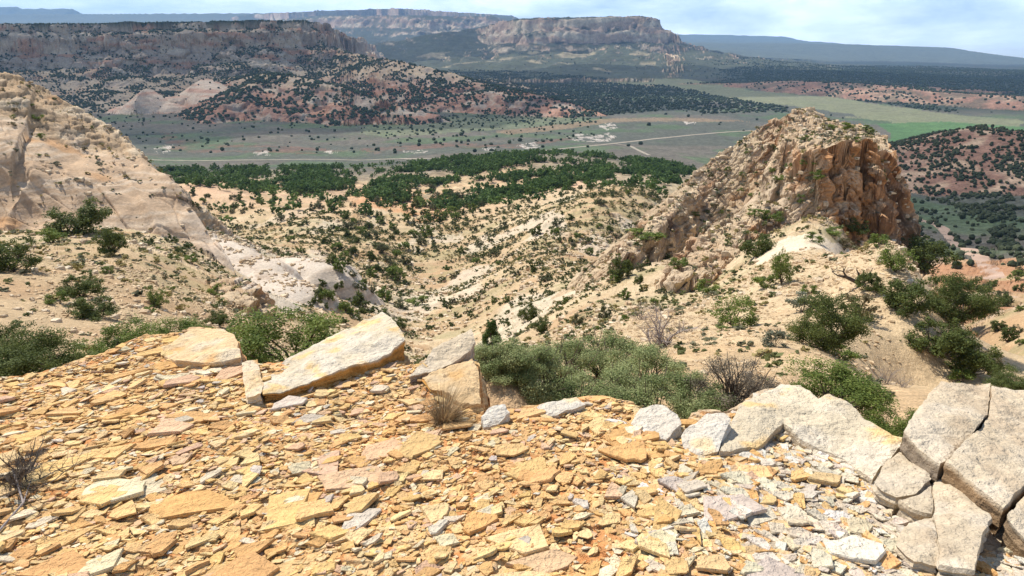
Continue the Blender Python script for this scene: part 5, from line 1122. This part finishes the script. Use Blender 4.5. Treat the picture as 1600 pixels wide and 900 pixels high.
road("180 249,300 251,420 250,520 249,620 248,700 246,800 239,880 232,960 224,1020 217,1080 211,1140 206,1200 203", 9, M_road, 500, 'pale dirt road crossing the valley floor')
road("962 225,985 228,1000 236,1015 243", 6, M_road, 500, 'branch of the dirt road')
road("1380 325,1425 338,1458 348,1478 362,1492 378,1515 392,1532 402,1545 420,1562 440", 8, M_road2, 250, 'pinkish track winding past the hill', .2)
road("1410 355,1440 368,1475 382,1500 386", 4, M_road2, 250, 'side track to the parked cars', .2)
def car(px, py, yaw, paint, label):
    h = hitpt(px, py, 250); root = bpy.data.objects.new('parked_car', None); COL.objects.link(root); root.location = h + np.array([0, 0, .15]); root.rotation_euler = (0, 0, yaw); root['label'] = label; root['category'] = 'car'; root['group'] = 'cars parked by the track'
    mp = make_mat('car_paint', attr=False, color=paint, noises=(), rough=.3, spec=.5); mg = make_mat('car_glass', attr=False, color=(.03, .04, .05), noises=(), rough=.1, spec=.5); mt = make_mat('tyre', attr=False, color=(.03, .03, .03), noises=())
    prof_ = [(-2.3, .35), (-2.35, .75), (-2.2, .98), (-1.2, 1.05), (-.9, 1.05), (.0 + 1.0, 1.05), (2.1, .92), (2.3, .7), (2.3, .35)]
    def ext(pr, w0): n = len(pr); V = [(x, s * w0, z) for s in (-1, 1) for x, z in pr]; F = [(i, (i + 1) % n, n + (i + 1) % n, n + i) for i in range(n)]; return V, F, n
    import bmesh
    def mesh_ext(nm, pr, w0, mat, par, w1=None):
        bm = bmesh.new(); a_ = [bm.verts.new((x, -(w1 if (w1 and z > 1.3) else w0), z)) for x, z in pr]; b_ = [bm.verts.new((x, (w1 if (w1 and z > 1.3) else w0), z)) for x, z in pr]; n = len(pr)
        bm.faces.new(a_); bm.faces.new(b_[::-1])
        for i in range(n): bm.faces.new((a_[i], b_[i], b_[(i + 1) % n], a_[(i + 1) % n]))
        me = bpy.data.meshes.new(nm); bm.to_mesh(me); bm.free(); return link(nm, me, mat, par)
    mesh_ext('body', prof_, .92, mp, root); mesh_ext('window', [(-2.0, 1.06), (-1.7, 1.55), (.4, 1.55), (1.1, 1.06)], .86, mg, root, .72); mesh_ext('roof', [(-1.75, 1.553), (-1.6, 1.64), (.3, 1.64), (.45, 1.553)], .73, mp, root)
    for sx in (-1.4, 1.45):
        for sy in (-.86, .86):
            bm = bmesh.new(); bmesh.ops.create_cone(bm, cap_ends=True, segments=14, radius1=.36, radius2=.36, depth=.24, matrix=Matrix.Translation((sx, sy, .33)) @ Matrix.Rotation(pi / 2, 4, 'X')); me = bpy.data.meshes.new('wheel'); bm.to_mesh(me); bm.free(); link('wheel', me, mt, root)
car(1446, 381, .25, (.72, .74, .76), 'white car parked beside the pinkish track, the nearer to the butte'); car(1464, 383, .1, (.42, .5, .55), 'grey blue car parked beside the track, farther from the butte')
# ------------------------------------------------------------------ clouds above the view, whose shade lies on the far country
def cloud(cx, cy, cz, rx, ry, rz, seed):
    n, m = 72, 36; u, v = np.meshgrid(np.linspace(0, 2 * pi, n, endpoint=False), np.linspace(0.02, pi - 0.02, m), indexing='ij')
    dx_, dy_, dz_ = np.cos(u) * np.sin(v), np.sin(u) * np.sin(v), np.cos(v); k = 1 + 0.55 * fbm3(dx_ * 2 + seed, dy_ * 2, dz_ * 1.2 + 5, 4); k = k + .10 * rid2(dx_ * 6 + seed, dy_ * 6 + dz_ * 3, 2)
    V = np.stack([dx_ * k * rx, dy_ * k * ry, np.where(dz_ > 0, dz_ * k * rz, dz_ * k * rz * .35)], -1).reshape(-1, 3)
    F = [(i * m + j, ((i + 1) % n) * m + j, ((i + 1) % n) * m + j + 1, i * m + j + 1) for i in range(n) for j in range(m - 1)]
    o = link('cloud', quick_mesh('cloud', V, F, smooth=True), M_cloud, kind='structure'); o.location = (cx, cy, cz)
M_cloud = bpy.data.materials.new('cloud'); M_cloud.use_nodes = True; t_ = M_cloud.node_tree; t_.nodes.clear()
o_ = t_.nodes.new('ShaderNodeOutputMaterial'); m_ = t_.nodes.new('ShaderNodeMixShader'); d_ = t_.nodes.new('ShaderNodeBsdfDiffuse'); d_.inputs[0].default_value = (.9, .9, .9, 1); p_ = t_.nodes.new('ShaderNodeBsdfTransparent')
m_.inputs[0].default_value = 0.30; t_.links.new(d_.outputs[0], m_.inputs[2]); t_.links.new(p_.outputs[0], m_.inputs[1]); t_.links.new(m_.outputs[0], o_.inputs[0])
def shade(x, y, r1, r2, seed, alt=2600):
    k = alt / SV.z; cloud(x + SV.x * k, y + SV.y * k, alt, r1, r2, 260, seed)
shade(-1100, 2300, 1300, 800, 1); shade(1500, 3900, 2600, 900, 2); shade(640, 640, 330, 330, 3); shade(-300, 6800, 2600, 900, 5)
# ------------------------------------------------------------------ air
def haze(dens):
    x0, x1, y0, y1, z0, z1 = -30000, 30000, -2500, 26000, -2400, 1700
    v = [(x, y, z) for x in (x0, x1) for y in (y0, y1) for z in (z0, z1)]
    f = [(0, 1, 3, 2), (4, 6, 7, 5), (0, 4, 5, 1), (2, 3, 7, 6), (0, 2, 6, 4), (1, 5, 7, 3)]
    m = bpy.data.materials.new('haze'); m.use_nodes = True; t = m.node_tree; t.nodes.clear(); o = t.nodes.new('ShaderNodeOutputMaterial'); p = t.nodes.new('ShaderNodeVolumePrincipled')
    p.inputs['Density'].default_value = dens; p.inputs['Color'].default_value = (0.36, 0.62, 1.0, 1); p.inputs['Anisotropy'].default_value = 0.0
    t.links.new(p.outputs[0], o.inputs['Volume']); link('haze', quick_mesh('haze', v, f), m, kind='stuff')
haze(3.6e-5)
